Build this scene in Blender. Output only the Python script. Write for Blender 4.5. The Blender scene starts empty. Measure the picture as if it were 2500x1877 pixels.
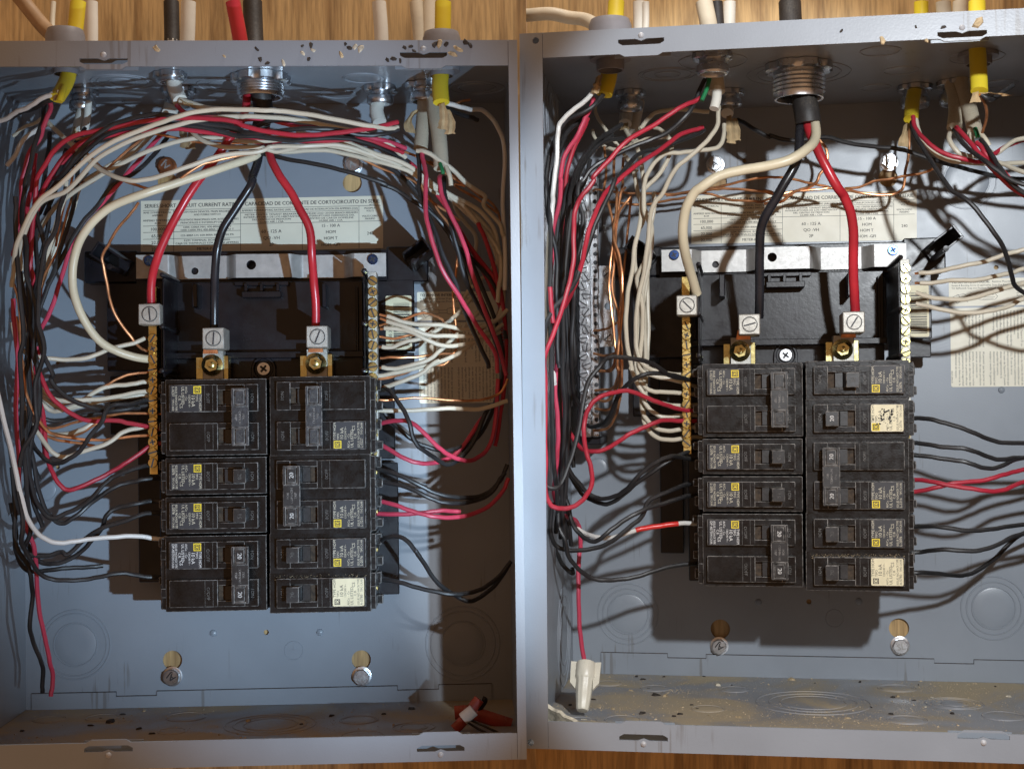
import bpy, bmesh, math, random
from mathutils import Matrix, Vector
from mathutils.geometry import tessellate_polygon
random.seed(7)
sc = bpy.context.scene
col = sc.collection

# ------------------------------------------------------------------ camera, world, lamps, exposure
FPX, CX, CY, DCAM = 3434.0, 1250.0, 938.5, 858.0      # focal length in photo pixels, centre, distance in mm
cam = bpy.data.cameras.new('camera'); camo = bpy.data.objects.new('camera', cam); col.objects.link(camo)
cam.sensor_width = 36.0; cam.lens = 36.0 * FPX / 2500.0
cam.clip_start = 0.02; cam.clip_end = 20.0
camo.location = (0, -DCAM * .001, 0); camo.rotation_euler = (math.radians(90), 0, 0)
sc.camera = camo
sc.render.resolution_x, sc.render.resolution_y = 1024, 768
vs = sc.view_settings
vs.view_transform = 'Standard'; vs.look = 'None'; vs.exposure = 0.0; vs.gamma = 1.0; vs.use_curve_mapping = False
world = bpy.data.worlds.new('World'); sc.world = world; world.use_nodes = True
wb = world.node_tree.nodes['Background']
wb.inputs[0].default_value = (1.0, 0.55, 0.29, 1); wb.inputs[1].default_value = 0.40

C4 = Matrix(((1, 0, 0, 0), (0, 0, -1, 0), (0, 1, 0, 0), (0, 0, 0, 1)))
class Panel: pass
def make_panel(yaw, pitch, roll, tx, W1, W2, H1, H2, d, lt, lb, ll, lr):
    p = Panel()
    y, q, r = math.radians(yaw), pitch, roll
    p.R = Matrix.Rotation(y, 3, 'Y') @ Matrix.Rotation(q, 3, 'X') @ Matrix.Rotation(r, 3, 'Z')
    p.T = Vector((tx, 0, 0))
    p.W1, p.W2, p.H1, p.H2, p.d, p.lt, p.lb, p.ll, p.lr = W1, W2, H1, H2, d, lt, lb, ll, lr
    M = p.R.to_4x4(); M.translation = p.T * .001
    p.M = C4 @ M
    p.Ri = p.R.inverted()
    return p
PL = make_panel(2.5, -.019, .0125, -150, 197, 154.6, 209.1, 229.5, 172, 14.2, 14.5, 13, 4)
PR = make_panel(-9.2, -.016, .0105, 177, 171.2, 206, 221.8, 224.5, 245, 14.4, 15.6, 13.0, 12.3)

def ray(p, px, py):
    o = p.Ri @ (Vector((0, 0, DCAM)) - p.T)
    v = p.Ri @ Vector(((px - CX) / FPX, -(py - CY) / FPX, -1))
    return o, v
def P(p, px, py, t=0.0):
    """photo pixel at depth fraction t (0 back wall, 1 front edge) -> panel coordinates in mm"""
    o, v = ray(p, px, py); z = -p.d * (1 - t); k = (z - o.z) / v.z
    return o + v * k
def PW(p, px, py, wall):
    """photo pixel on one of the walls (T top, B bottom, L left, R right)"""
    o, v = ray(p, px, py)
    if wall == 'T': k = (p.H1 - o.y) / v.y
    elif wall == 'B': k = (-p.H2 - o.y) / v.y
    elif wall == 'L': k = (-p.W1 - o.x) / v.x
    else: k = (p.W2 - o.x) / v.x
    return o + v * k

def spot(name, p, loc, aim, energy, color, size, blend, radius, squeeze=1.0):
    l = bpy.data.lights.new(name, 'SPOT'); l.energy = energy; l.color = color
    l.spot_size = math.radians(size); l.spot_blend = blend; l.shadow_soft_size = radius
    o = bpy.data.objects.new(name, l); col.objects.link(o)
    a = p.M @ (Vector(loc) * .001); b = p.M @ (Vector(aim) * .001)
    o.location = a; o.rotation_euler = (b - a).to_track_quat('-Z', 'Y').to_euler(); o.scale = (squeeze, 1, 1)
    return o
spot('work_lamp', PL, (346, -155, 600), (-4, 8, -100), 29, (0.58, 0.79, 1.0), 46, .8, .005, .68)
spot('ceiling_lamp', PR, (212, 268, 770), (0, -4, -120), 36, (0.90, 0.955, 1.0), 39, .15, .014, .77)
fill_light = bpy.data.lights.new('plywood_fill_lamp', 'POINT'); fill_light.energy = 24; fill_light.color = (1.0, .95, .88); fill_light.shadow_soft_size = .03  # added overhead fill, brightens the plywood that the spots don't reach
fill_obj = bpy.data.objects.new('plywood_fill_lamp', fill_light); col.objects.link(fill_obj); fill_obj.location = (.10, -.005, .95)

# ------------------------------------------------------------------ materials
MAT = {}
def nt(name):
    m = bpy.data.materials.new(name); m.use_nodes = True
    n = m.node_tree.nodes; b = n['Principled BSDF']; MAT[name] = m
    return m, m.node_tree, b
def rgb(c): return (c[0], c[1], c[2], 1)
def mat(name, c, rough=.5, metal=0., spec=.5, var=.12, scale=60, bump=0., bscale=400, c2=None, dust=0., coat=0., rvar=.1, dustcol=(.33, .28, .21), patch=0):
    m, t, b = nt(name); L = t.links; N = t.nodes
    tc = N.new('ShaderNodeTexCoord')
    no = N.new('ShaderNodeTexNoise'); no.inputs['Scale'].default_value = scale; no.inputs['Detail'].default_value = 5
    L.new(tc.outputs['Object'], no.inputs['Vector'])
    mx = N.new('ShaderNodeMix'); mx.data_type = 'RGBA'
    c2 = c2 or tuple(x * (1 - var * 2.2) for x in c)
    mx.inputs['A'].default_value = rgb(c2); mx.inputs['B'].default_value = rgb(tuple(min(1, x * (1 + var)) for x in c))
    rp = N.new('ShaderNodeMapRange'); rp.inputs['From Min'].default_value = .3; rp.inputs['From Max'].default_value = .7
    L.new(no.outputs['Fac'], rp.inputs['Value']); L.new(rp.outputs['Result'], mx.inputs['Factor'])
    out = mx.outputs['Result']
    rr = N.new('ShaderNodeMapRange'); rr.inputs['To Min'].default_value = max(.03, rough - rvar); rr.inputs['To Max'].default_value = min(1, rough + rvar)
    n2 = N.new('ShaderNodeTexNoise'); n2.inputs['Scale'].default_value = scale * 3.1; n2.inputs['Detail'].default_value = 4
    L.new(tc.outputs['Object'], n2.inputs['Vector']); L.new(n2.outputs['Fac'], rr.inputs['Value'])
    ro = rr.outputs['Result']
    if dust:
        g = N.new('ShaderNodeNewGeometry'); s = N.new('ShaderNodeSeparateXYZ'); L.new(g.outputs['Normal'], s.inputs[0])
        up = N.new('ShaderNodeMapRange'); up.inputs['From Min'].default_value = .15; up.inputs['From Max'].default_value = .9
        L.new(s.outputs['Z'], up.inputs['Value'])
        n3 = N.new('ShaderNodeTexNoise'); n3.inputs['Scale'].default_value = 900; n3.inputs['Detail'].default_value = 6; n3.inputs['Roughness'].default_value = .7
        L.new(tc.outputs['Object'], n3.inputs['Vector'])
        th = N.new('ShaderNodeMapRange'); th.inputs['From Min'].default_value = .42; th.inputs['From Max'].default_value = .72
        L.new(n3.outputs['Fac'], th.inputs['Value'])
        if patch:
            n4 = N.new('ShaderNodeTexNoise'); n4.inputs['Scale'].default_value = patch; n4.inputs['Detail'].default_value = 6; n4.inputs['Distortion'].default_value = .8
            L.new(tc.outputs['Object'], n4.inputs['Vector'])
            mm = N.new('ShaderNodeMath'); mm.operation = 'MULTIPLY_ADD'; L.new(n4.outputs['Fac'], mm.inputs[0]); mm.inputs[1].default_value = 1.5; mm.inputs[2].default_value = -.72
            m3 = N.new('ShaderNodeMath'); m3.operation = 'ADD'; L.new(n3.outputs['Fac'], m3.inputs[0]); L.new(mm.outputs[0], m3.inputs[1]); L.new(m3.outputs[0], th.inputs['Value'])
        a = N.new('ShaderNodeMath'); a.operation = 'MULTIPLY_ADD'; L.new(up.outputs['Result'], a.inputs[0]); a.inputs[1].default_value = .8; a.inputs[2].default_value = .05
        q = N.new('ShaderNodeMath'); q.operation = 'MULTIPLY'; L.new(a.outputs[0], q.inputs[0]); L.new(th.outputs['Result'], q.inputs[1])
        q2 = N.new('ShaderNodeMath'); q2.operation = 'MULTIPLY'; q2.use_clamp = True; L.new(q.outputs[0], q2.inputs[0]); q2.inputs[1].default_value = dust
        dm = N.new('ShaderNodeMix'); dm.data_type = 'RGBA'; L.new(q2.outputs[0], dm.inputs['Factor']); L.new(out, dm.inputs['A']); dm.inputs['B'].default_value = rgb(dustcol)
        out = dm.outputs['Result']
        ra = N.new('ShaderNodeMath'); ra.operation = 'MULTIPLY_ADD'; ra.use_clamp = True; L.new(q2.outputs[0], ra.inputs[0]); ra.inputs[1].default_value = .5; L.new(ro, ra.inputs[2]); ro = ra.outputs[0]
    L.new(out, b.inputs['Base Color']); L.new(ro, b.inputs['Roughness'])
    b.inputs['Metallic'].default_value = metal; b.inputs['Specular IOR Level'].default_value = spec
    if coat: b.inputs['Coat Weight'].default_value = coat; b.inputs['Coat Roughness'].default_value = .15
    if bump:
        nb = N.new('ShaderNodeTexNoise'); nb.inputs['Scale'].default_value = bscale; nb.inputs['Detail'].default_value = 5
        L.new(tc.outputs['Object'], nb.inputs['Vector'])
        bp = N.new('ShaderNodeBump'); bp.inputs['Strength'].default_value = bump; bp.inputs['Distance'].default_value = .0006
        L.new(nb.outputs['Fac'], bp.inputs['Height']); L.new(bp.outputs['Normal'], b.inputs['Normal'])
    return m
mat('paint_grey', (.25, .28, .32), .34, var=.05, scale=14, bump=.10, bscale=900, rvar=.07, spec=.45)
def scuff(name, col2, amount):
    m = MAT[name]; t = m.node_tree; N = t.nodes; L = t.links; b = N['Principled BSDF']
    src = b.inputs['Base Color'].links[0].from_socket
    tc = N.new('ShaderNodeTexCoord'); fac = None
    for ang, sc_ in ((.5, 60), (-.9, 45)):
        mp = N.new('ShaderNodeMapping'); mp.inputs['Rotation'].default_value = (ang * .6, ang * .8, ang); mp.inputs['Scale'].default_value = (1, .05, 1); L.new(tc.outputs['Object'], mp.inputs[0])
        n = N.new('ShaderNodeTexNoise'); n.inputs['Scale'].default_value = sc_ * 5; n.inputs['Detail'].default_value = 2; L.new(mp.outputs[0], n.inputs['Vector'])
        n2 = N.new('ShaderNodeTexNoise'); n2.inputs['Scale'].default_value = 17; n2.inputs['Detail'].default_value = 3; L.new(tc.outputs['Object'], n2.inputs['Vector'])
        a = N.new('ShaderNodeMath'); a.operation = 'MULTIPLY'; L.new(n.outputs['Fac'], a.inputs[0]); L.new(n2.outputs['Fac'], a.inputs[1])
        r = N.new('ShaderNodeMapRange'); r.inputs['From Min'].default_value = .385; r.inputs['From Max'].default_value = .45; L.new(a.outputs[0], r.inputs['Value'])
        if fac is None: fac = r.outputs['Result']
        else:
            q = N.new('ShaderNodeMath'); q.operation = 'MAXIMUM'; L.new(fac, q.inputs[0]); L.new(r.outputs['Result'], q.inputs[1]); fac = q.outputs[0]
    k = N.new('ShaderNodeMath'); k.operation = 'MULTIPLY'; L.new(fac, k.inputs[0]); k.inputs[1].default_value = amount
    mx = N.new('ShaderNodeMix'); mx.data_type = 'RGBA'; L.new(k.outputs[0], mx.inputs['Factor']); L.new(src, mx.inputs['A']); mx.inputs['B'].default_value = rgb(col2); L.new(mx.outputs['Result'], b.inputs['Base Color'])
scuff('paint_grey', (.13, .12, .11), .55)
mat('paint_worn', (.36, .37, .39), .4, var=.1)
mat('paint_dusty', (.25, .26, .28), .42, var=.06, scale=18, dust=1.5, bump=.12, bscale=700, patch=13, dustcol=(.40, .33, .22))
mat('zinc', (.62, .64, .67), .30, 1., var=.16, scale=90, bump=.15, rvar=.12)
mat('zinc_bright', (.66, .68, .71), .30, 1., var=.12, scale=130, bump=.12, rvar=.1)
mat('aluminium', (.47, .465, .45), .48, .5, var=.08, scale=160, bump=.12, bscale=1500, rvar=.1)
mat('aluminium_lug', (.44, .43, .39), .5, .55, var=.1, scale=220, bump=.3, bscale=1600)
mat('brass', (.66, .52, .20), .27, 1., var=.2, scale=150)
mat('yellow_zinc', (.62, .56, .26), .25, 1., var=.15, scale=150)
mat('copper', (.74, .34, .16), .34, .72, var=.22, scale=120, rvar=.1)
mat('copper_dark', (.50, .22, .11), .4, 1., var=.25, scale=120)
mat('black_plastic', (.009, .009, .013), .32, var=.25, scale=40, dust=.12, bump=.1, rvar=.12, spec=.38)
mat('breaker_plastic', (.009, .0085, .0092), .28, var=.45, scale=50, dust=.42, bump=.16, bscale=800, rvar=.18, spec=.32)
mat('breaker_edge', (.20, .19, .18), .5, var=.8, scale=320, c2=(.02, .02, .02))
mat('handle_plastic', (.016, .016, .018), .38, var=.25, dust=.9, bump=.1)
mat('handle_grey', (.035, .036, .042), .5, var=.25, scale=300, dust=.5, bump=.4, bscale=500)
mat('slot_brown', (.055, .035, .02), .8, var=.3, scale=400, bump=.4)
mat('blue_screw', (.05, .10, .28), .28, 1., var=.2)
mat('white_wire', (.58, .53, .42), .42, var=.06, scale=22, dust=.25, spec=.5)
mat('white_wire_clean', (.70, .69, .66), .33, var=.04, scale=22, dust=.12)
mat('ivory_wire', (.64, .58, .42), .36, var=.08, scale=18, dust=.15, bump=.1, bscale=150)
mat('black_wire', (.02, .02, .022), .42, var=.3, scale=30, dust=.45, bump=.06, dustcol=(.22, .2, .18))
mat('red_wire', (.43, .022, .045), .42, var=.12, scale=30, dust=.12)
mat('pink_wire', (.53, .05, .10), .42, var=.12, scale=30, dust=.12)
mat('thick_red', (.46, .022, .035), .30, var=.15, scale=40, dust=.2, bump=.12, bscale=160)
mat('thick_black', (.016, .017, .022), .27, var=.3, scale=40, dust=.15, bump=.12, bscale=160)
mat('red_tape', (.68, .035, .03), .3, var=.1, scale=60, bump=.3, bscale=250)
mat('green_wire', (.02, .20, .075), .35, var=.15)
mat('yellow_sheath', (.74, .58, .03), .42, var=.08, scale=20, dust=.3, bump=.1, bscale=200)
mat('white_sheath', (.70, .68, .61), .45, var=.07, scale=20, dust=.4, bump=.2, bscale=160)
mat('tan_sheath', (.58, .52, .40), .5, var=.14, scale=30, dust=.7, bump=.25, bscale=160, dustcol=(.30, .2, .1))
mat('black_sheath', (.024, .022, .022), .55, var=.3, dust=.8, bump=.2)
mat('brown_cable', (.30, .19, .10), .6, var=.2, bump=.2)
mat('grey_pvc', (.20, .20, .22), .45, var=.1, dust=.5, bump=.1)
mat('kraft', (.52, .38, .21), .85, var=.2, scale=90, bump=.5, bscale=260)
mat('paper', (.76, .72, .58), .42, var=.05, scale=25, bump=.12, bscale=260, rvar=.08)
mat('paper_tan', (.74, .68, .46), .5, var=.06, scale=120, bump=.1)
mat('ink', (.03, .03, .035), .55, var=.1)
mat('ink_red', (.42, .03, .03), .55, var=.1)
mat('print_cream', (.62, .58, .45), .6, var=.2, scale=500)
mat('print_white', (.78, .78, .76), .6, var=.08)
mat('print_yellow', (.80, .62, .03), .55, var=.12, scale=500)
mat('print_faint', (.13, .127, .12), .6, var=.3, scale=500)
mat('ivory_plastic', (.70, .67, .56), .38, var=.06, dust=.4, bump=.1)
mat('flake_tan', (.55, .43, .26), .9, var=.3, scale=200, bump=.5)
mat('flake_pale', (.66, .60, .47), .9, var=.3, scale=200, bump=.5)
mat('flake_dark', (.05, .038, .03), .8, var=.4, scale=200, bump=.5)
mat('dust_grain', (.56, .44, .28), .95, var=.3, scale=150)
mat('red_handle', (.30, .035, .02), .42, var=.25, scale=50, dust=.5)
mat('pale_tape', (.55, .45, .38), .7, var=.2)
def plywood(name, a, b2):
    m, t, b = nt(name); L = t.links; N = t.nodes
    tc = N.new('ShaderNodeTexCoord'); mp = N.new('ShaderNodeMapping'); L.new(tc.outputs['Object'], mp.inputs[0])
    mp.inputs['Scale'].default_value = (1, .07, 1)
    n1 = N.new('ShaderNodeTexNoise'); n1.inputs['Scale'].default_value = 24; n1.inputs['Detail'].default_value = 9; n1.inputs['Distortion'].default_value = 2.2; n1.inputs['Roughness'].default_value = .62
    L.new(mp.outputs[0], n1.inputs['Vector'])
    n2 = N.new('ShaderNodeTexNoise'); n2.inputs['Scale'].default_value = 420; n2.inputs['Detail'].default_value = 3; L.new(mp.outputs[0], n2.inputs['Vector'])
    cr = N.new('ShaderNodeValToRGB'); L.new(n1.outputs['Fac'], cr.inputs[0])
    cr.color_ramp.elements[0].position = .36; cr.color_ramp.elements[0].color = rgb(b2)
    cr.color_ramp.elements[1].position = .62; cr.color_ramp.elements[1].color = rgb(a)
    e = cr.color_ramp.elements.new(.5); e.color = rgb(tuple((x * .75 + y * .25) for x, y in zip(a, b2)))
    mx = N.new('ShaderNodeMix'); mx.data_type = 'RGBA'; mx.blend_type = 'MULTIPLY'; mx.inputs['Factor'].default_value = .7
    L.new(cr.outputs[0], mx.inputs['A'])
    c2 = N.new('ShaderNodeMapRange'); c2.inputs['From Min'].default_value = .3; c2.inputs['From Max'].default_value = .6; c2.inputs['To Min'].default_value = .45
    L.new(n2.outputs['Fac'], c2.inputs['Value']); L.new(c2.outputs['Result'], mx.inputs['B'])
    L.new(mx.outputs['Result'], b.inputs['Base Color']); b.inputs['Roughness'].default_value = .6
    bp = N.new('ShaderNodeBump'); bp.inputs['Strength'].default_value = .25; bp.inputs['Distance'].default_value = .001
    L.new(n2.outputs['Fac'], bp.inputs['Height']); L.new(bp.outputs['Normal'], b.inputs['Normal'])
plywood('plywood', (.58, .385, .17), (.29, .17, .065))
plywood('timber', (.50, .36, .17), (.26, .15, .06))

# ------------------------------------------------------------------ mesh helpers (all lengths in mm, panel coordinates)
class MB:
    def __init__(s): s.v = []; s.f = []; s.m = []; s.sm = []
    def add(s, vs, fs, m=0, smooth=False):
        o = len(s.v); s.v += [tuple(x) for x in vs]
        for f in fs: s.f.append(tuple(i + o for i in f)); s.m.append(m); s.sm.append(smooth)
        return s
    def box(s, x0, x1, y0, y1, z0, z1, m=0, bev=0., em=None, T=None):
        """box; bev chamfers every edge, em = material slot of the chamfers"""
        if x0 > x1: x0, x1 = x1, x0
        if y0 > y1: y0, y1 = y1, y0
        if z0 > z1: z0, z1 = z1, z0
        if bev <= 0:
            vs = [(x, y, z) for z in (z0, z1) for y in (y0, y1) for x in (x0, x1)]
            fs = [(0, 2, 3, 1), (4, 5, 7, 6), (0, 1, 5, 4), (2, 6, 7, 3), (0, 4, 6, 2), (1, 3, 7, 5)]
            return s.add([T(v) for v in vs] if T else vs, fs, m)
        b = min(bev, (x1 - x0) / 2.2, (y1 - y0) / 2.2, (z1 - z0) / 2.2); em = m if em is None else em
        X, Y, Z = (x0, x1), (y0, y1), (z0, z1); vs = []; idx = {}
        for i in (0, 1):
            for j in (0, 1):
                for k in (0, 1):
                    for a in range(3):
                        c = [X[i], Y[j], Z[k]]; sg = [1 if i == 0 else -1, 1 if j == 0 else -1, 1 if k == 0 else -1]
                        for q in range(3):
                            if q != a: c[q] += sg[q] * b
                        idx[(i, j, k, a)] = len(vs); vs.append(tuple(c))
        if T: vs = [T(v) for v in vs]
        I = lambda i, j, k, a: idx[(i, j, k, a)]
        main, cham = [], []
        for a in range(3):
            for q in (0, 1):
                def key(u, w):
                    r = [0, 0, 0]; o2 = [n for n in range(3) if n != a]; r[a] = q; r[o2[0]] = u; r[o2[1]] = w; return I(*r, a)
                main.append((key(0, 0), key(1, 0), key(1, 1), key(0, 1)))
        for a in range(3):           # edges along axis a
            o2 = [n for n in range(3) if n != a]
            for u in (0, 1):
                for w in (0, 1):
                    def kk(e, fc):
                        r = [0, 0, 0]; r[a] = e; r[o2[0]] = u; r[o2[1]] = w; return I(*r, fc)
                    cham.append((kk(0, o2[0]), kk(1, o2[0]), kk(1, o2[1]), kk(0, o2[1])))
        for i in (0, 1):
            for j in (0, 1):
                for k in (0, 1): cham.append((I(i, j, k, 0), I(i, j, k, 1), I(i, j, k, 2)))
        s.add(vs, main, m); o = len(s.v) - len(vs)
        for f in cham: s.f.append(tuple(n + o for n in f)); s.m.append(em); s.sm.append(False)
        return s
    def prism(s, outer, holes=(), z0=0, z1=1, m=0, hm=None, T=None, bev=0., em=None):
        """flat plate of any outline with holes, from z0 to z1"""
        loops = [list(outer)] + [list(h) for h in holes]
        tri = tessellate_polygon([[Vector((x, y, 0)) for x, y in l] for l in loops])
        pts = [p for l in loops for p in l]; n = len(pts)
        f = T if T else (lambda v: v)
        vs = [f((x, y, z0)) for x, y in pts] + [f((x, y, z1)) for x, y in pts]
        s.add(vs, [tuple(t) for t in tri] + [tuple(i + n for i in t) for t in tri], m)
        o = len(s.v) - 2 * n; k = 0
        for li, l in enumerate(loops):
            for i in range(len(l)):
                a, b = k + i, k + (i + 1) % len(l)
                s.f.append((o + a, o + b, o + b + n, o + a + n)); s.m.append(m if (li == 0 or hm is None) else hm); s.sm.append(False)
            k += len(l)
        return s
    def lathe(s, c, prof, n=24, axis='z', m=0, smooth=True, tooth=None, T=None):
        """prof: list of (radius, height) along the axis from centre c"""
        c = Vector(c); rows = []
        vs = []
        for ri, (r, h) in enumerate(prof):
            for i in range(n):
                a = 2 * math.pi * i / n; rr = r
                if tooth and ri in tooth and (i // 2) % 3 == 0: rr = r * tooth[ri]
                ca, sa = rr * math.cos(a), rr * math.sin(a)
                v = (ca, sa, h) if axis == 'z' else ((ca, h, sa) if axis == 'y' else (h, ca, sa))
                w = c + Vector(v); vs.append(T(w) if T else w)
        fs = [(j * n + i, j * n + (i + 1) % n, (j + 1) * n + (i + 1) % n, (j + 1) * n + i) for j in range(len(prof) - 1) for i in range(n)]
        s.add(vs, fs, m, smooth)
        return s
    def disc(s, c, r, n=24, axis='z', m=0):
        c = Vector(c); vs = []
        for i in range(n):
            a = 2 * math.pi * i / n; ca, sa = r * math.cos(a), r * math.sin(a)
            vs.append(c + Vector((ca, sa, 0) if axis == 'z' else ((ca, 0, sa) if axis == 'y' else (0, ca, sa))))
        s.add(vs, [tuple(range(n))], m); return s
    def ring(s, c, r, q=.4, n=40, axis='z', m=0, k=6, ell=1.0, a0=0., a1=2 * math.pi):
        """thin round ridge lying in a plane"""
        c = Vector(c); vs = []; full = a1 - a0 > 6.28; nn = n if full else n + 1
        for i in range(nn):
            a = a0 + (a1 - a0) * i / n
            for j in range(k):
                b = 2 * math.pi * j / k; rr = r + q * math.cos(b); h = q * math.sin(b)
                ca, sa = rr * math.cos(a), rr * ell * math.sin(a)
                vs.append(c + Vector((ca, sa, h) if axis == 'z' else ((ca, h, sa) if axis == 'y' else (h, ca, sa))))
        fs = [(i * k + j, i * k + (j + 1) % k, ((i + 1) % nn) * k + (j + 1) % k, ((i + 1) % nn) * k + j) for i in range(n) for j in range(k)]
        s.add(vs, fs, m, True); return s
    def tube(s, pts, r, k=10, m=0, cap=True, flat=1.0, twist=None):
        pts = [Vector(p) for p in pts]; n = len(pts)
        rs = r if isinstance(r, (list, tuple)) else [r] * n
        up = Vector((0, 0, 1)); rows = []; vs = []
        prev = None
        for i, p in enumerate(pts):
            t = (pts[min(i + 1, n - 1)] - pts[max(i - 1, 0)])
            t = t.normalized() if t.length > 1e-9 else Vector((0, -1, 0))
            if prev is None:
                u = t.cross(up)
                if u.length < 1e-3: u = t.cross(Vector((1, 0, 0)))
                u.normalize()
            else:
                u = prev - t * prev.dot(t)
                if u.length < 1e-4: u = t.cross(up)
                u.normalize()
            prev = u; w = t.cross(u)
            for j in range(k):
                a = 2 * math.pi * j / k
                vs.append(p + u * (rs[i] * math.cos(a)) + w * (rs[i] * flat * math.sin(a)))
        fs = [(i * k + j, i * k + (j + 1) % k, (i + 1) * k + (j + 1) % k, (i + 1) * k + j) for i in range(n - 1) for j in range(k)]
        s.add(vs, fs, m, True)
        if cap:
            o = len(s.v) - len(vs)
            s.f.append(tuple(o + j for j in range(k))); s.m.append(m); s.sm.append(False)
            s.f.append(tuple(o + (n - 1) * k + j for j in range(k))); s.m.append(m); s.sm.append(False)
        return s
    def build(s, name, mats, parent=None, panel=None, origin=None, props=None):
        if isinstance(mats, str): mats = [mats]
        if parent is not None: origin = Vector(parent['_o']) if origin is None else origin
        if origin is None:
            xs = [sum(v[i] for v in s.v) / len(s.v) for i in range(3)]; origin = Vector(xs)
        o3 = Vector(origin)
        me = bpy.data.meshes.new(name)
        me.from_pydata([tuple((Vector(v) - o3) * .001) for v in s.v], [], s.f)
        for x in mats: me.materials.append(MAT[x])
        me.polygons.foreach_set('material_index', s.m); me.polygons.foreach_set('use_smooth', s.sm)
        bm = bmesh.new(); bm.from_mesh(me); bmesh.ops.recalc_face_normals(bm, faces=bm.faces); bm.to_mesh(me); bm.free(); me.set_sharp_from_angle(angle=math.radians(38))
        ob = bpy.data.objects.new(name, me); col.objects.link(ob)
        if parent is not None:
            ob.parent = parent; ob['_o'] = tuple(o3)
        else:
            ob.matrix_basis = panel.M @ Matrix.Translation(o3 * .001); ob['_o'] = tuple(o3)
        return ob
def tag(o, label, cat, group=None, kind=None):
    o['label'] = label
    if cat: o['category'] = cat
    if group: o['group'] = group
    if kind: o['kind'] = kind
    return o
def thing(name, panel, origin, label, cat, group=None, kind=None):
    e = bpy.data.objects.new(name, None); col.objects.link(e); e.empty_display_size = .01
    e.matrix_basis = panel.M @ Matrix.Translation(Vector(origin) * .001); e['_o'] = tuple(origin)
    return tag(e, label, cat, group, kind)

_tc = {}
def text_geo(st):
    if st in _tc: return _tc[st]
    cu = bpy.data.curves.new('t', 'FONT'); cu.body = st; cu.size = 1; cu.resolution_u = 2
    ob = bpy.data.objects.new('t', cu); me = ob.to_mesh()
    vs = [(v.co.x, v.co.y) for v in me.vertices]; fs = [tuple(p.vertices) for p in me.polygons]
    ob.to_mesh_clear(); bpy.data.objects.remove(ob); bpy.data.curves.remove(cu)
    w = max([v[0] for v in vs] + [.01]); x0 = min([v[0] for v in vs] + [0])
    _tc[st] = (vs, fs, x0, w); return _tc[st]
def text(mb, st, at, size, T, m=0, align='l', width=None, bold=0.):
    """flat printed lettering; at = baseline start in the label's own 2-D frame, T maps (x, y) to a 3-D point; width squeezes to fit"""
    if not st.strip(): return
    vs, fs, x0, w = text_geo(st); k = size; kx = size
    if width: kx = width / max(w - x0, .01)
    off = -x0 * kx if align == 'l' else (-(x0 + w) / 2 * kx if align == 'c' else -w * kx)
    for dx in ((0,) if not bold else (0, bold)):
        mb.add([T(at[0] + off + x * kx + dx, at[1] + y * k) for x, y in vs], fs, m)
def circle(cx, cy, r, n=24, a0=0): return [(cx + r * math.cos(a0 + 2 * math.pi * i / n), cy + r * math.sin(a0 + 2 * math.pi * i / n)) for i in range(n)]
def rrect(x0, x1, y0, y1, r, n=4):
    o = []
    for cx, cy, a in ((x1 - r, y1 - r, 0), (x0 + r, y1 - r, 1), (x0 + r, y0 + r, 2), (x1 - r, y0 + r, 3)):
        for i in range(n + 1):
            b = (a + i / n) * math.pi / 2; o.append((cx + r * math.cos(b), cy + r * math.sin(b)))
    return o
def spline(pts, seg=7):
    pts = [Vector(p) for p in pts]
    if len(pts) < 3: seg = 3
    q = [pts[0] * 2 - pts[1]] + pts + [pts[-1] * 2 - pts[-2]]; out = []
    for i in range(1, len(q) - 2):
        p0, p1, p2, p3 = q[i - 1], q[i], q[i + 1], q[i + 2]
        t0 = 0; t1 = t0 + max((p1 - p0).length, 1e-3) ** .5; t2 = t1 + max((p2 - p1).length, 1e-3) ** .5; t3 = t2 + max((p3 - p2).length, 1e-3) ** .5
        for k in range(seg):
            t = t1 + (t2 - t1) * k / seg
            a1 = p0 * ((t1 - t) / (t1 - t0)) + p1 * ((t - t0) / (t1 - t0)); a2 = p1 * ((t2 - t) / (t2 - t1)) + p2 * ((t - t1) / (t2 - t1)); a3 = p2 * ((t3 - t) / (t3 - t2)) + p3 * ((t - t2) / (t3 - t2))
            b1 = a1 * ((t2 - t) / (t2 - t0)) + a2 * ((t - t0) / (t2 - t0)); b2 = a2 * ((t3 - t) / (t3 - t1)) + a3 * ((t - t1) / (t3 - t1))
            out.append(b1 * ((t2 - t) / (t2 - t1)) + b2 * ((t - t1) / (t2 - t1)))
    out.append(pts[-1]); return out
# regions of the photograph in which points were read off: origin and scale
REG = dict(A=(0, 0, 3.456), B=(600, 0, 3.3515), C=(0, 440, 3.456), D=(600, 440, 3.3515), E=(0, 880, 3.456), F=(600, 880, 3.3515), G=(0, 1320, 2.983), H=(600, 1320, 2.982),
           I=(1250, 0, 3.456), J=(1860, 0, 3.456), K=(1250, 440, 3.456), L=(1860, 440, 3.456), M=(1250, 880, 3.456), N=(1860, 880, 3.456), O=(1250, 1320, 2.983), Q=(1860, 1320, 2.983))
def px(reg, x, y):
    ox, oy, s = REG[reg]; return ox + x / s, oy + y / s
def path(p, spec, t0=.5):
    """'A 640,130,.5 610,350; B 10,20' -> list of panel points; a missing third number keeps the last depth"""
    out = []; reg = None; t = t0
    for w in spec.replace(';', ' ').split():
        if w.isalpha(): reg = w; continue
        n = w.split(',')
        if len(n) > 2: t = float(n[2])
        X, Y = px(reg, float(n[0]), float(n[1])); out.append(P(p, X, Y, t))
    return out

def to_px(p, q):
    v = p.R @ Vector(q) + p.T; w = DCAM - v.z
    return CX + FPX * v.x / w, CY - FPX * v.y / w
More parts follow.
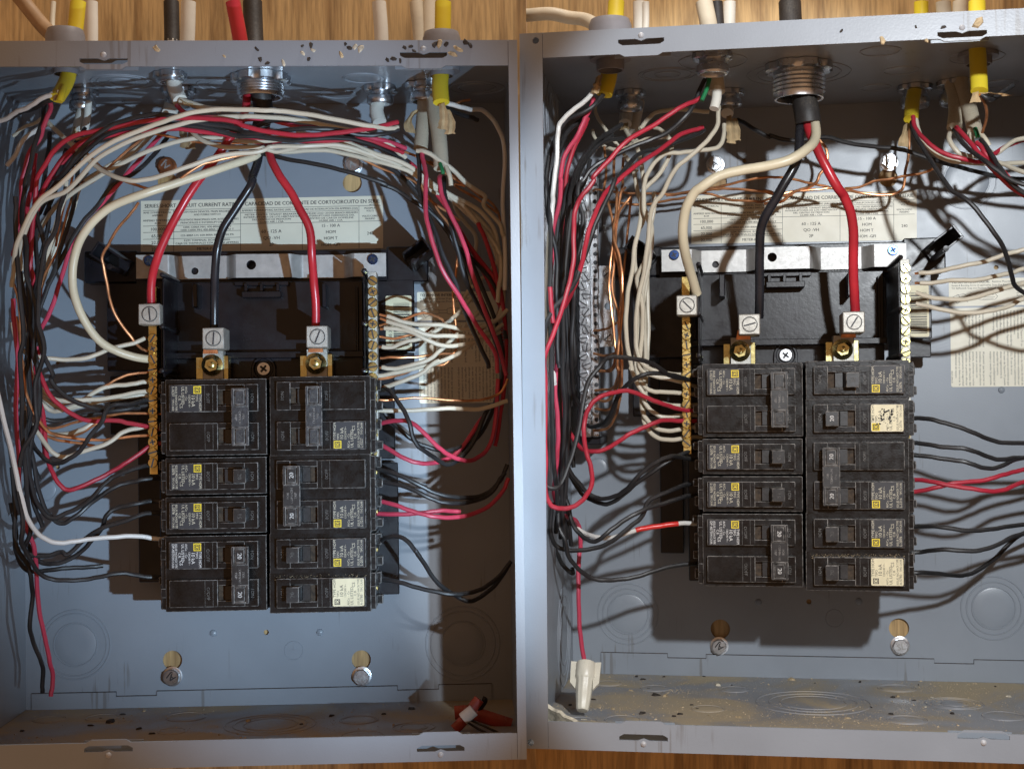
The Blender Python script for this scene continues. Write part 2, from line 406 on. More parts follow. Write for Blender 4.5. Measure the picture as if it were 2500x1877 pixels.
# ------------------------------------------------------------------ plywood behind the boxes
def board(p, x0, x1, y0, y1, name):
    m = MB(); z = -p.d - 3
    m.box(x0, x1, y0, y1, z - 18, z)
    o = m.build(name, 'plywood', None, p, Vector((0, 0, z)))
    tag(o, None, None, kind='structure'); del o['label']
    return o
board(PL, -420, 172, -420, 420, 'plywood_wall')
board(PR, -205, 420, -460, 460, 'plywood_wall')

# ------------------------------------------------------------------ the two grey steel boxes
def slot_hole(cx, cy, w, h, up):
    """long slot with a V notch; up = +1 notch on the upper side"""
    s = up; a = w / 2
    pts = [(-a, -h / 2 * s), (-a * .86, -h * .5 * s), (a * .86, -h * .5 * s), (a, -h / 2 * s), (a, h * .35 * s), (a * .55, h * .5 * s), (a * .18, h * .42 * s), (0, h * .22 * s), (-a * .18, h * .42 * s), (-a * .55, h * .5 * s), (-a, h * .35 * s)]
    pts = [(-a, -.1 * h * s), (-a * .8, -.5 * h * s), (a * .8, -.5 * h * s), (a, -.1 * h * s), (a, .45 * h * s), (a * .25, .45 * h * s), (0, .12 * h * s), (-a * .25, .45 * h * s), (-a, .45 * h * s)]
    return [(cx + x, cy + y) for x, y in pts]
def enclosure(p, side, label, knock, holes, smallholes, dimples, slots, seam, gnd, screwholes):
    W1, W2, H1, H2, d = p.W1, p.W2, p.H1, p.H2, p.d; th = 1.5
    e = thing('panel_box', p, (0, -H2, -d), label, 'panel box')
    # back wall with keyholes
    hs = []
    for (x, y, r, bx, by) in holes:
        c = P(p, x, y); hs.append(circle(c.x, c.y, r, 28))
    for (x, y, r) in smallholes:
        c = P(p, x, y); hs.append(circle(c.x, c.y, r, 12))
    m = MB(); m.prism([(-W1, -H2), (W2, -H2), (W2, H1), (-W1, H1)], hs, -d - th, -d)
    bw = m.build('back_wall', ['paint_grey'], e)
    m = MB(); m.box(-W1 - th, W2 + th, H1, H1 + th, -d - th, 0, bev=.4); tw = m.build('top_wall', ['paint_grey'], e)
    m = MB(); m.box(-W1 - th, W2 + th, -H2 - th, -H2, -d - th, 0, bev=.4); bo = m.build('bottom_wall', ['paint_dusty'], e)
    m = MB(); m.box(-W1 - th, -W1, -H2 + .02, H1 - .02, -d - th, 0, bev=.3); lw = m.build('side_wall', ['paint_grey'], e)
    m = MB(); m.box(W2, W2 + th, -H2 + .02, H1 - .02, -d - th, 0, bev=.3); rw = m.build('side_wall', ['paint_grey'], e)
    walls = dict(Z=bw, T=tw, B=bo, L=lw, R=rw)
    # front lips
    zf = .2
    def lip(y0, y1, inner, sl, name):
        hl = []; pts = []
        xa, xb = -W1 + p.ll + .25, W2 - p.lr - .25
        bumps = []
        for (x, y, w, h) in sl:
            c = P(p, x, y, 1.0); hl.append(slot_hole(c.x, c.y, w, h, 1 if inner < 0 else -1)); bumps.append((c.x - w * .36, c.x + w * .36))
        yi, yo = (y0, y1) if inner < 0 else (y1, y0)
        edge = [(xa, yi)]
        for a, b in sorted(bumps): edge += [(a - 3, yi), (a, yi + inner * 1.7), (b, yi + inner * 1.7), (b + 3, yi)]
        edge.append((xb, yi))
        pts = edge + [(xb, yo), (xa, yo)]
        m = MB(); m.prism(pts, hl, zf - 1.6, zf)
        o = m.build(name, ['paint_grey'], e)
        for (x, y, w, h) in sl:
            c = P(p, x, y, 1.0); mm = MB()
            sgn = 1 if inner < 0 else -1
            m2 = MB(); m2.box(c.x - w * .62, c.x + w * .62, y0 + 1, y1 - 1.8, zf - 15, zf - 14); m2.build('slot_backing', ['paint_grey'], o)  # added plate, hides the lit wall behind so the slot looks dark
            mm.lathe((c.x, c.y + sgn * (h * .5 + 1.9), zf), [(1.9, -.1), (1.7, .5), (1.0, 1.0), (.02, 1.2)], 12)
            mm.build('dimple', ['paint_worn'], o)
        return o
    lip(H1 - p.lt, H1 + th, -1, slots[0], 'top_lip')
    lip(-H2 - th, -H2 + p.lb, 1, slots[1], 'bottom_lip')
    for sx, w, nm in ((-1, p.ll, 'side_lip'), (1, p.lr, 'side_lip')):
        x0 = -W1 - th if sx < 0 else W2 - w; x1 = x0 + w + th
        hh = [circle(P(p, a, b, 1.0).x, P(p, a, b, 1.0).y, 2.1, 16) for a, b in screwholes if sx < 0]
        m = MB(); m.prism([(x0, -H2 - th), (x1, -H2 - th), (x1, H1 + th), (x0, H1 + th)], hh, zf - 1.4, zf + .25)
        m.build(nm, ['paint_grey'], e)
    # overlapping seam strip of the bottom wall on the back wall
    m = MB()
    c0, c1 = P(p, *seam[0]), P(p, *seam[1]); ys = (c0.y + c1.y) / 2
    poly = [(c0.x, -H2 + .1), (min(c1.x, W2 - .3), -H2 + .1), (min(c1.x, W2 - .3), ys)]
    for a, b in sorted(seam[2], reverse=True):
        xa, xb = P(p, a, 0).x, P(p, b, 0).x
        poly += [(xb, ys), (xb, ys - 3.2), (xa, ys - 3.2), (xa, ys)]
    poly.append((c0.x, ys))
    m.prism(poly, (), -d - .2, -d + 1.3); ss = m.build('seam_strip', ['paint_grey'], e)
    m = MB()
    for (ax, ay), (bx_, by_) in zip(poly[2:], poly[3:]):
        m.box(min(ax, bx_) - .28, max(ax, bx_) + .28, min(ay, by_) - .02, max(ay, by_) + .5, -d + .01, -d + .25)
    m.build('seam_gap', ['flake_dark'], ss)
    # knockouts: round ridges pressed in the walls
    for wall, x, y, radii in knock:
        m = MB()
        if wall == 'Z': c = P(p, x, y); ax = 'z'; c = Vector((c.x, c.y, -d))
        else: c = PW(p, x, y, wall); ax = 'y' if wall in 'TB' else 'x'
        for r in radii: m.ring(c, r, .6, 44, ax)
        for r in radii[:1]:
            dome = [(r * .97, 0), (r * .9, .35), (r * .5, .5), (.02, .5)]
            if wall in 'TB': dome = [(a, -b if wall == 'T' else b) for a, b in dome]; m.lathe(c, dome, 32, 'y')
            elif wall == 'Z': m.lathe(c, dome, 32, 'z')
        m.build('knockout', ['paint_dusty' if wall == 'B' else 'paint_grey'], walls[wall])
    for x, y in dimples:
        c = P(p, x, y); m = MB(); m.lathe((c.x, c.y, -d), [(2.6, 0), (2.3, .9), (1.3, 1.5), (.02, 1.7)], 14); m.build('dimple', ['paint_grey'], bw)
    c = P(p, *gnd); m = MB(); m.ring((c.x, c.y, -d), 6.7, .3, 36)
    for a, b, w in ((0, 3.6, 0), (0, 0, 4.2), (-0, -2.2, 2.6)):
        if w == 0: m.box(c.x - .3, c.x + .3, c.y, c.y + 5, -d, -d + .3)
        else: m.box(c.x - w, c.x + w, c.y + b - .3, c.y + b + .3, -d, -d + .3)
    m.build('earth_mark', ['paint_grey'], bw)
    return e
def bolt(p, x, y, label, mark, mt, rot):
    c = P(p, x, y, .0); c.z = -p.d
    e = thing('hex_bolt', p, c, label, 'bolt', 'bolts that hold the boxes to the plywood')
    m = MB(); r = 6.0
    hexp = circle(c.x, c.y, r, 6, rot)
    m.lathe(c, [(7.2, 0), (7.2, .8), (6.4, 1.0), (5, 1.0)], 24); m.build('washer', [mt], e)
    m = MB(); m.prism(hexp, (), -p.d + 1, -p.d + 5.4)
    m.lathe((c.x, c.y, -p.d + 5.4), [(r * .93, -.02), (r * .86, .45), (.02, .5)], 24); h = m.build('head', [mt], e)
    m = MB(); z = -p.d + 6.0
    T = lambda a, b: (c.x + a * math.cos(rot) - b * math.sin(rot), c.y + a * math.sin(rot) + b * math.cos(rot), z)
    text(m, mark, (-3.0, -2.4), 6.6 if len(mark) < 3 else 4, T, align='l', bold=.25); m.build('head_mark', ['ink' if mt == 'zinc' else 'aluminium'], h)
enclosure(PL, 'L', 'grey steel breaker panel box, lit bluish, dark shadow along its right side', 
    [('T', 300, 200, (9, 17, 21)), ('T', 886, 191, (12.5, 13.6)), ('T', 826, 230, (12.5,)), ('T', 757, 240, (6,)), ('T', 560, 208, (14, 22)), ('T', 1165, 215, (13, 19)), ('T', 322, 250, (6.5,)),
     ('Z', 184, 1573, (15.5, 22.5, 25)), ('Z', 1130, 1570, (16, 23.5, 27)), ('Z', 111, 1195, (8,)),
     ('B', 122, 1756, (10, 11.2)), ('B', 250, 1752, (11,)), ('B', 455, 1750, (14,)), ('B', 420, 1785, (9,)), ('B', 660, 1768, (18, 25, 31)), ('B', 876, 1757, (11.5, 13)), ('B', 1010, 1775, (9, 14)), ('B', 885, 1796, (14,))],
    [(408, 443, 7, 408, 408), (860, 447, 7, 862, 403), (421, 1611, 7, 421, 1650), (882, 1610, 7, 883, 1650)], [(650, 1543, 1.9), (141, 885, 1.6), (141, 1140, 1.6)],
    [(521, 1545), (781, 1543)],
    [[(253, 150, 29, 3.8), (1034, 135, 29, 3.8)], [(265, 1827, 29, 3.8), (1076, 1826, 29, 3.8)]],
    [(78, 1682), (1200, 1679), [(270, 369), (950, 1051)]], (717, 1587), [])
enclosure(PR, 'R', 'grey steel breaker panel box, evenly lit, its left edge and sawdusty floor in view',
    [('T', 1629, 182, (9, 17, 20)), ('T', 1740, 150, (23,)), ('T', 1950, 180, (21, 29, 36)), ('T', 2200, 172, (12,)), ('T', 2138, 214, (11,)), ('T', 2150, 125, (13,)), ('T', 2385, 140, (13, 18)), ('T', 2440, 205, (13,)),
     ('Z', 1533, 1498, (16, 20, 24)), ('Z', 2426, 1484, (16, 20, 24)), ('Z', 1461, 1141, (7.5,)), ('Z', 2360, 440, (17, 22)),
     ('L', 1377, 1550, (22, 30, 38)), ('L', 1345, 290, (18, 26, 40)),
     ('B', 1485, 1668, (10,)), ('B', 1600, 1680, (11,)), ('B', 1793, 1683, (10.5,)), ('B', 1728, 1730, (11,)), ('B', 1415, 1760, (12,)), ('B', 1520, 1756, (12,)), ('B', 1985, 1715, (23, 31, 40)),
     ('B', 2190, 1680, (11.5, 14)), ('B', 2215, 1757, (11.5, 13.5)), ('B', 2330, 1717, (9, 16, 20)), ('B', 2450, 1748, (14,))],
    [(1752, 444, 7.3, 1746, 402), (2168, 434, 7.3, 2171, 396), (1758.6, 1535, 7.6, 1756, 1576), (2195, 1533, 7.6, 2197, 1575)], [(1975, 1468, 2.0), (1817, 393, 1.8), (2432, 653, 1.8)],
    [(1852, 1469), (2097, 1467), (2445, 952)],
    [[(1565, 102, 28.7, 4), (2349, 84, 28.7, 4)], [(1571, 1800, 30, 4), (2401, 1796, 30, 4)]],
    [(1468, 1604), (2560, 1601), [(1614, 1708), (2259, 2356)]], (2037, 1509), [(1308, 100), (1296, 1811)])
bolt(PL, 408, 408, 'bolt with scrawled mark at upper left of left box, copper coloured in shade', 'AJ', 'copper_dark', 2.5)
bolt(PL, 862, 403, 'shiny bolt above wooden keyhole at upper right of left box', 'A', 'zinc_bright', .4)
bolt(PL, 421, 1650, 'bolt with scrawled mark at lower left of left box', 'AJ', 'zinc', 2.5)
bolt(PL, 883, 1650, 'shiny bolt at lower right of left box', 'SLL', 'zinc_bright', .2)
bolt(PR, 1746, 402, 'bolt half hidden behind thick ivory cable at upper left of right box', 'A', 'zinc', .6)
bolt(PR, 2171, 396, 'shiny bolt above wooden keyhole at upper right of right box', 'A', 'zinc_bright', .3)
bolt(PR, 1756, 1576, 'bolt with scrawled mark at lower left of right box', 'AJ', 'zinc', 2.5)
bolt(PR, 2197, 1575, 'shiny bolt at lower right of right box, outside the shadow', 'SL', 'zinc_bright', .2)

# ------------------------------------------------------------------ the interior: black plastic tray, strap, lugs, neutral bars
TF = .56                                            # depth fraction of the breaker faces
def affine():
    a0, a1 = P(PL, 393, 918, TF), P(PL, 925, 1497, TF); b0, b1 = P(PR, 1707, 880, TF), P(PR, 2243, 1449, TF)
    sx = (b1.x - b0.x) / (a1.x - a0.x); sy = (b1.y - b0.y) / (a1.y - a0.y)
    return sx, sy, b0.x - sx * a0.x, b0.y - sy * a0.y
AX = affine()
def Qf(p):
    if p is PL: return lambda x, y, t=TF: P(PL, x, y, t)
    def f(x, y, t=TF):
        a = P(PL, x, y, t); return Vector((AX[0] * a.x + AX[2], AX[1] * a.y + AX[3], a.z * PR.d / PL.d))
    return f
def slot_screw(p, parent, c, r, mt, h=2.0, ang=.5, name='screw', phillips=False):
    m = MB(); m.lathe(c, [(r, 0), (r, h * .8), (r * .9, h), (.02, h * 1.02)], 22)
    s = m.build(name, [mt], parent)
    m = MB()
    for a in ((ang, ang + math.pi / 2) if phillips else (ang,)):
        ca, sa = math.cos(a), math.sin(a); L, w = r * (.58 if phillips else .93), r * .15
        Tt = lambda v: (c[0] + v[0] * ca - v[1] * sa, c[1] + v[0] * sa + v[1] * ca, c[2] + v[2])
        m.box(-L, L, -w, w, h * .7, h * 1.06, T=Tt)
    m.build('slot', ['ink'], s)
    return s
def interior(p, label, lugpx, missing):
    Q = Qf(p); s = 1.0 if p is PL else AX[0]
    e = thing('panel_interior', p, Q(655, 1200, .02), label, 'panel interior')
    def bx(m, x0, x1, y0, y1, t0, t1, tref, **k):
        a, b = Q(x0, y0, tref), Q(x1, y1, tref); z0, z1 = -p.d * (1 - t0), -p.d * (1 - t1)
        m.box(a.x, b.x, b.y, a.y, z0, z1, **k)
    # base tray
    m = MB(); bx(m, 400, 888, 690, 925, .16, .22, .22, bev=.6)
    bx(m, 400, 888, 862, 872, .22, .27, .25, bev=.4); bx(m, 408, 884, 690, 698, .12, .19, .19, bev=.5)
    bx(m, 408, 418, 700, 860, .22, .24, .24, bev=.4); bx(m, 868, 876, 700, 860, .22, .24, .24, bev=.4)
    m.build('tray', ['black_plastic'], e)
    for a in ((262, 400, 692, 905, .10, .13, .12), (905, 1013, 683, 858, .10, .13, .12), (930, 1012, 862, 905, .09, .12, .12), (905, 965, 905, 1120, .08, .12, .12), (335, 400, 905, 1420, .04, .08, .08), (915, 975, 1130, 1450, .04, .08, .08), (268, 340, 918, 1060, .03, .06, .06)):
        m = MB(); bx(m, *a, bev=.6); m.build('side_plate', ['black_plastic'], e)
    m = MB(); bx(m, 400, 915, 925, 1470, .10, .30, .2, bev=.8); m.build('bus_base', ['black_plastic'], e)
    # thin upright fences with pins
    for x, ys, dx in ((398, (672, 798, 905), 1), (889, (662, 790, 905), -1)):
        m = MB(); a0, a1 = Q(x - 3, 672, .5), Q(x + 3, 920, .5)
        m.box(a0.x, a1.x, a1.y, a0.y, -p.d * (1 - .2), -p.d * (1 - .49), bev=.3)
        for y in ys:
            c = Q(x, y, .5); m.lathe((c.x, c.y, -p.d * .8), [(2.0, 0), (1.9, p.d * .315), (1.4, p.d * .325), (.02, p.d * .327)], 12)
        m.build('fence', ['black_plastic'], e)
    for a, b in ((468, 482), (786, 797)):
        m = MB(); bx(m, a, b, 692, 750, .2, .32, .32, bev=.5); m.build('stub_post', ['black_plastic'], e)
    m = MB(); bx(m, 572, 706, 688, 697, .12, .24, .24, bev=.4); bx(m, 590, 686, 712, 726, .20, .28, .28, bev=.4)
    for a in (596, 634, 674): bx(m, a, a + 8, 692, 714, .18, .26, .26, bev=.3)
    m.build('latch', ['black_plastic'], e)
    # centre screw in a U shaped ridge
    c = Q(643, 900, .24); m = MB(); z = -p.d * (1 - .22)
    m.ring((c.x, c.y, z + 2), 7.6 * s, 1.1, 30); m.box(c.x - 8.6 * s, c.x - 6.6 * s, c.y - 9, c.y, z, z + 3, bev=.4); m.box(c.x + 6.6 * s, c.x + 8.6 * s, c.y - 9, c.y, z, z + 3, bev=.4)
    m.build('screw_boss', ['black_plastic'], e); slot_screw(p, e, (c.x, c.y, z), 4.9, 'zinc_bright', 3, .9, 'mounting_screw', True)
    # metal strap: raised pads and low bridges
    m = MB(); zl, zh = -p.d * (1 - .145), -p.d * (1 - .20); yt, yb = Q(600, 622, .18).y, Q(600, 679, .18).y
    X = lambda v: Q(v, 650, .18).x
    pads = [(335, 412, [(365, 640, 0)]), (578, 708, [(615, 648, 3.4)]), (866, 943, [])]
    lows = [(436, 550, [(472, 660, 2.6)]), (738, 838, [])]
    def strap(x0, x1, z, hl):
        hh = [circle(Q(a, b, .18).x, Q(a, b, .18).y, r * s, 20) for a, b, r in hl if r]
        m.prism([(X(x0), yb), (X(x1), yb), (X(x1), yt), (X(x0), yt)], hh, z - 1.4, z)
    for a, b, h in pads: strap(a, b, zh, h)
    for a, b, h in lows: strap(a, b, zl, h)
    for (a, za), (b, zb) in (((412, zh), (436, zl)), ((550, zl), (578, zh)), ((708, zh), (738, zl)), ((838, zl), (866, zh))):
        xa, xb = X(a), X(b); n = 8; pts = []
        for i in range(n + 1):
            f = i / n; g = f * f * (3 - 2 * f); pts.append((xa + (xb - xa) * f, za + (zb - za) * g))
        vs = [(x, y, z) for x, z in pts for y in (yb, yt)]
        m.add(vs, [(2 * i, 2 * i + 2, 2 * i + 3, 2 * i + 1) for i in range(n)], 0, True)
    st = m.build('metal_strap', ['aluminium'], e)
    for x, y in ((365, 637), (910, 634)):
        c = Q(x, y, .20); slot_screw(p, st, (c.x, c.y, zh), 3.7 * s, 'blue_screw', 2.2, .5, 'screw', True)
    # black plastic bar behind the strap and the arms with their clips
    m = MB(); bx(m, 330, 948, 615, 690, .02, .13, .13, bev=.8); m.build('strap_bar', ['black_plastic'], e)
    for sx in (-1, 1):
        m = MB()
        if sx < 0:
            bx(m, 205, 335, 613, 690, .03, .13, .13, bev=1)
            c0 = Q(262, 628, .34)
        else:
            bx(m, 943, 1046, 602, 688, .03, .13, .13, bev=1); c0 = Q(1020, 618, .34)
        h = p.d
        # a tilted cradle with two lips at the arm's end
        ang = -.6 if sx < 0 else .65
        def TT(v): return (c0.x + v[0] * math.cos(ang) - v[1] * math.sin(ang), c0.y + v[0] * math.sin(ang) + v[1] * math.cos(ang), v[2])
        z1 = -p.d * (1 - .40); z0 = -p.d * (1 - .14)
        m.box(-9, 9, -5, -3.4, z0, z1, bev=.4, T=TT); m.box(-9, 9, 4.4, 6, z0, z1 - 3, bev=.4, T=TT)
        m.box(-9 if sx < 0 else 7.4, -7.4 if sx < 0 else 9, -5, 6, z0, z1 - 1, bev=.3, T=TT); m.box(-9, 9, -5, 6, z0 - 2, z0 + 4, bev=.4, T=TT)
        a = TT((8 if sx < 0 else -6, -4, 0)); m.lathe((a[0], a[1], z0), [(2.1, 0), (2, z1 - z0 + 2), (.02, z1 - z0 + 2.2)], 12)
        m.build('arm', ['black_plastic'], e)
    # neutral bars
    for side in (0, 1):
        x0, x1, y0, y1, ref, n0, dy, n = ((361, 386, 700, 1158, .44, 826, 25.3, 13), (897, 925, 664, 1122, .44, 686, 26.2, 17))[side]
        m = MB(); bx(m, x0, x1, y0, y1, .36, .44, ref, bev=.3); nb = m.build('neutral_bar', ['brass' if (side == 0) else 'aluminium_lug'], e)
        for i in range(n):
            y = n0 + i * dy
            if y > y1 - 8: break
            c = Q((x0 + x1) / 2 - 1, y, .45)
            slot_screw(p, nb, (c.x, c.y, -p.d * (1 - .44)), 3.25 * s, 'yellow_zinc' if side else 'brass', 1.8, random.uniform(0, 3.1), 'terminal_screw', i % 3 == 1)
    # lugs
    def lug(x, y, w, h, t0, t1, tail):
        a, b = Q(x - w / 2, y - h / 2, t1), Q(x + w / 2, y + h / 2, t1); z0, z1 = -p.d * (1 - t0), -p.d * (1 - t1)
        m = MB(); m.box(a.x, b.x, b.y, a.y, z0, z1, bev=.7)
        lg = m.build('lug', ['aluminium_lug'], e); c = Q(x + 1, y, t1)
        m = MB(); m.lathe((c.x, c.y, z1), [(5.4 * s, -.3), (5.4 * s, .25), (4.9 * s, .3), (4.75 * s, -.1), (4.6 * s, -.1), (4.4 * s, .35), (.02, .4)], 28); sw = m.build('set_screw', ['aluminium_lug'], lg)
        m2 = MB(); m2.ring((c.x, c.y, z1 + .12), 5.0 * s, .32, 30); m2.build('screw_gap', ['ink'], sw)
        an = {493: 1.45, 774: 1.2, 364: 1.65}.get(int(x), 1.5) if p is PL else {520: .25, 774: 1.0, 364: -.8}.get(int(x), .2)
        ca, sa = math.cos(an), math.sin(an); m = MB()
        m.box(-4.2, 4.2, -.5, .5, .3, .5, T=lambda v: (c.x + v[0] * ca - v[1] * sa, c.y + v[0] * sa + v[1] * ca, z1 + v[2])); m.build('slot', ['ink'], sw)
        if tail:
            m = MB(); a, b = Q(x - 26, y + 30, .34), Q(x + 26, y + 100, .34); m.box(a.x, b.x, b.y, a.y, -p.d * .72, -p.d * (1 - .34), bev=.4); m.build('tail_plate', ['aluminium_lug'], lg)
            for xa, xb, ya, tt in ((x + 22, x + 38, y + 42, .33), (x - 42, x - 24, y + 46, .32)):
                a, b = Q(xa, ya, tt), Q(xb, y + 100, tt); m = MB(); m.box(a.x, b.x, b.y, a.y, -p.d * .74, -p.d * (1 - tt), bev=.3); m.build('bus_stab', ['yellow_zinc'], lg)
            c2 = Q(x - 4, y + 65, .36); zz = -p.d * (1 - .34)
            m = MB(); m.lathe((c2.x, c2.y, zz), [(7.4 * s, 0), (7.3 * s, 1), (4.6 * s, 2.4), (4.5 * s, 2.5)], 28); m.prism(circle(c2.x, c2.y, 4.6 * s, 6, .3), (), zz + 2, zz + 5)
            m.lathe((c2.x, c2.y, zz + 5), [(2.3, 0), (2.2, 2), (1.5, 2.3), (.02, 2.3)], 14); m.build('flange_nut', ['yellow_zinc'], lg)
            m = MB()
            for i in range(9):
                xx = Q(x - 12 + i * 3, y, t0).x; yy = Q(x, y + h / 2, t0 + .03).y
                m.tube([(xx, yy + 3, (z0 + z1) / 2), (xx + (i - 4) * .3, yy - 3.2, (z0 + z1) / 2 - 2)], .8, 6)
            m.build('wire_strands', ['copper'], lg)
    lug(520, 826, 54, 52, .40, .54, True); lug(774, 822, 54, 53, .40, .54, True)
    lug(*lugpx, .46, .54, False)
    # barcode sticker
    m = MB(); a, b = Q(941, 722, .135), Q(1006, 853, .135); z = -p.d * (1 - .13)
    m.prism(rrect(a.x, b.x, b.y, a.y, 1.2), (), z, z + .25); bs = m.build('barcode_sticker', ['paper_tan'], e)
    m = MB(); rr = random.Random(3); y = a.y - 5.5; w = b.x - a.x
    while y > b.y + 3:
        hh = rr.choice((.35, .35, .6, .9)); m.box(a.x + w * .30, a.x + w * .92, y - hh, y, z + .25, z + .3); y -= hh + rr.choice((.35, .5, .8))
    text(m, '40585 3573 850', (0, 0), 3.0, lambda u, v: (a.x + w * .22 - v, b.y + 4 + u, z + .3)); m.build('barcode', ['ink'], bs)
    return e
interior(PL, 'black breaker panel interior with metal strap, lugs and neutral bars in left box', (364, 767, 54, 51), 0)
interior(PR, 'black breaker panel interior with metal strap, lugs and neutral bars in right box', (364, 776, 53, 51), 0)
# ------------------------------------------------------------------ circuit breakers
def breaker(p, column, pole, poles, label, on=True, amps='20', amp_white=False, lab='black', issue='L-2076', labelpole=0, off_txt='0 OFF', worn=False, tie_grey=False):
    Q = Qf(p)
    if column == 'R': c0, c1, top, bot = 655, 917, 919, 1495
    else: c0, c1, top, bot = 649, 390, 923, 1497
    pitch = (bot - top) / 6.0
    a = Q(c0, top + pole * pitch); b = Q(c1, top + (pole + poles) * pitch)
    Lb = abs(b.x - a.x); Wp = (a.y - b.y) / poles; zf = -p.d * (1 - TF)
    sg = 1 if column == 'R' else -1
    # local frame: u from the middle of the panel outwards, v along the text direction
    if column == 'R': T = lambda v: (a.x + v[0], b.y + v[1], zf + v[2])
    else: T = lambda v: (a.x - v[0], a.y - v[1], zf + v[2])
    vw = Wp * poles
    e = thing('circuit_breaker', p, ((a.x + b.x) / 2, (a.y + b.y) / 2, -p.d * (1 - .3)), label, 'circuit breaker', 'circuit breakers in the two panels')
    mats = ['breaker_plastic', 'breaker_edge']
    deep = -(TF - .3) * p.d; z1 = -4.2
    m = MB()
    m.box(.3, Lb * .955, .25, vw - .25, deep, z1, bev=.35, em=1, T=T)
    m.box(Lb * .955 - .2, Lb, 1.6, vw - 1.6, deep, z1 - 2.2, bev=.35, em=1, T=T)
    for k in range(poles + 0):
        m.box(Lb * .94, Lb * 1.0, k * Wp + Wp * .38, k * Wp + Wp * .62, z1 - 3, z1 - .3, bev=.3, em=1, T=T)
    m.build('body', mats, e)
    u0, u1 = Lb * .075, Lb * .91
    for k in range(poles):
        v0, v1 = k * Wp + Wp * .15, k * Wp + Wp * .86
        s0, s1 = Lb * .205, Lb * .455; q0, q1 = k * Wp + Wp * .30, k * Wp + Wp * .70
        m = MB()
        m.box(u0, s0, v0, v1, z1 - .2, 0, bev=.4, em=1, T=T); m.box(s1, u1, v0, v1, z1 - .2, 0, bev=.4, em=1, T=T)
        m.box(s0 - .3, s1 + .3, v0 + .02, q0, z1 - .2, -.06, bev=.35, em=1, T=T); m.box(s0 - .3, s1 + .3, q1, v1 - .02, z1 - .2, -.06, bev=.35, em=1, T=T)
        m.build('face', mats, e)
        m = MB(); m.box(s0, s1, q0, q1, z1 - .1, z1 + .25, T=T); m.build('handle_slot', ['slot_brown'], e)
        # toggle
        h0, h1 = (Lb * .205, Lb * .325) if on else (Lb * .335, Lb * .455)
        lean = -2.2 if on else 2.2
        vs = [(x, y, z) for z in (0, 1) for y in (0, 1) for x in (0, 1)]
        hv = 10.5
        def TH(v):
            x = h0 + (h1 - h0) * v[0] + lean * v[2]; return T((x, q0 + .35 + (q1 - q0 - .7) * v[1], z1 + (hv - z1 - 2.5) * v[2]))
        m = MB(); m.box(0, 1, 0, 1, 0, 1, bev=.05, em=1, T=TH)
        m.box(h1 - .4 if on else h0 - 4.5, h1 + 4.5 if on else h0 + .4, q0 + .5, q1 - .5, z1, z1 + 3.2, T=T)
        hd = m.build('handle', ['handle_plastic', 'breaker_edge'], e)
        if not (poles == 2):
            m = MB(); cxh = (h0 + h1) / 2 + lean; zt = z1 + hv - z1 - 2.5 + .08
            text(m, amps, ((q0 + q1) / 2, -cxh - 1.35), 3.9, lambda x, y: T((-y, x, zt)), align='c', bold=.12)
            m.build('amp_mark', ['print_white' if amp_white else 'print_faint'], hd)
        # moulded off / on lettering
        m = MB(); zt = .06
        text(m, off_txt.replace(' ', ''), ((v0 + v1) / 2, -Lb * .545 - 1.0), 3.0, lambda x, y: T((-y, x, zt)), align='c')
        text(m, '1ON', ((v0 + v1) / 2, -Lb * .13 - 1.0), 3.0, lambda x, y: T((-y, x, zt)), align='c')
        for uu in (Lb * .50, Lb * .575): m.box(uu - .1, uu + .1, v0 + .6, v1 - .6, .0, .12, T=T)
        m.build('moulded_lettering', ['print_faint'], e)
    if poles == 2:
        h0, h1 = (Lb * .165, Lb * .325) if on else (Lb * .34, Lb * .495)
        lean = -1.2 if on else 1.2
        tm = 'handle_grey' if tie_grey else 'handle_plastic'
        m = MB(); q0, q1 = Wp * .26, Wp * 1.74; z0t, z1t = 5.0, 9.6
        def fr(x0, x1, y0, y1, za, zb, bev=.4): m.box(h0 + lean + (h1 - h0) * x0, h0 + lean + (h1 - h0) * x1, y0, y1, za, zb, bev=bev, em=1, T=T)
        for k in range(2):                       # an open frame round each toggle, a solid bridge between
            y0, y1 = k * Wp + Wp * .26, k * Wp + Wp * .74
            fr(0, .18, y0, y1, z0t, z1t); fr(.82, 1, y0, y1, z0t, z1t); fr(.16, .84, y0, y0 + 1.4, z0t, z1t - .05); fr(.16, .84, y1 - 1.4, y1, z0t, z1t - .05)
        fr(.0, 1, Wp * .735, Wp * 1.265, z0t + .5, z1t - .8)
        td = m.build('handle_tie', [tm, 'breaker_edge'], e)
        m = MB(); zt = z1t - .7
        for i, s_ in enumerate(('FOR', 'COMMON', 'TRIP')):
            text(m, s_, (Wp, -(h0 + lean + (h1 - h0) * (.30 + .22 * i)) - .6), 2.2, lambda x, y: T((-y, x, zt)), align='c', bold=.12)
        m.build('raised_lettering', ['breaker_edge'], td)
        for k in range(2):
            m = MB(); cu = h0 + lean + (h1 - h0) * .5; y0, y1 = k * Wp + Wp * .325, k * Wp + Wp * .675
            m.box(cu - (h1 - h0) * .27, cu + (h1 - h0) * .27, y0, y1, z0t, z1t - .35, bev=.4, em=1, T=T); tp = m.build('toggle_top', [tm, 'breaker_edge'], td)
            m = MB(); text(m, amps, ((y0 + y1) / 2, -cu - 1.4), 4.0, lambda x, y: T((-y, x, z1t - .28)), align='c', bold=.12); m.build('amp_mark', ['print_white' if amp_white else 'print_faint'], tp)
    # printed label
    k = labelpole if column == 'R' else poles - 1 - labelpole
    k = labelpole
    v0, v1 = k * Wp + Wp * .17, k * Wp + Wp * .84; l0, l1 = Lb * .60, Lb * .895
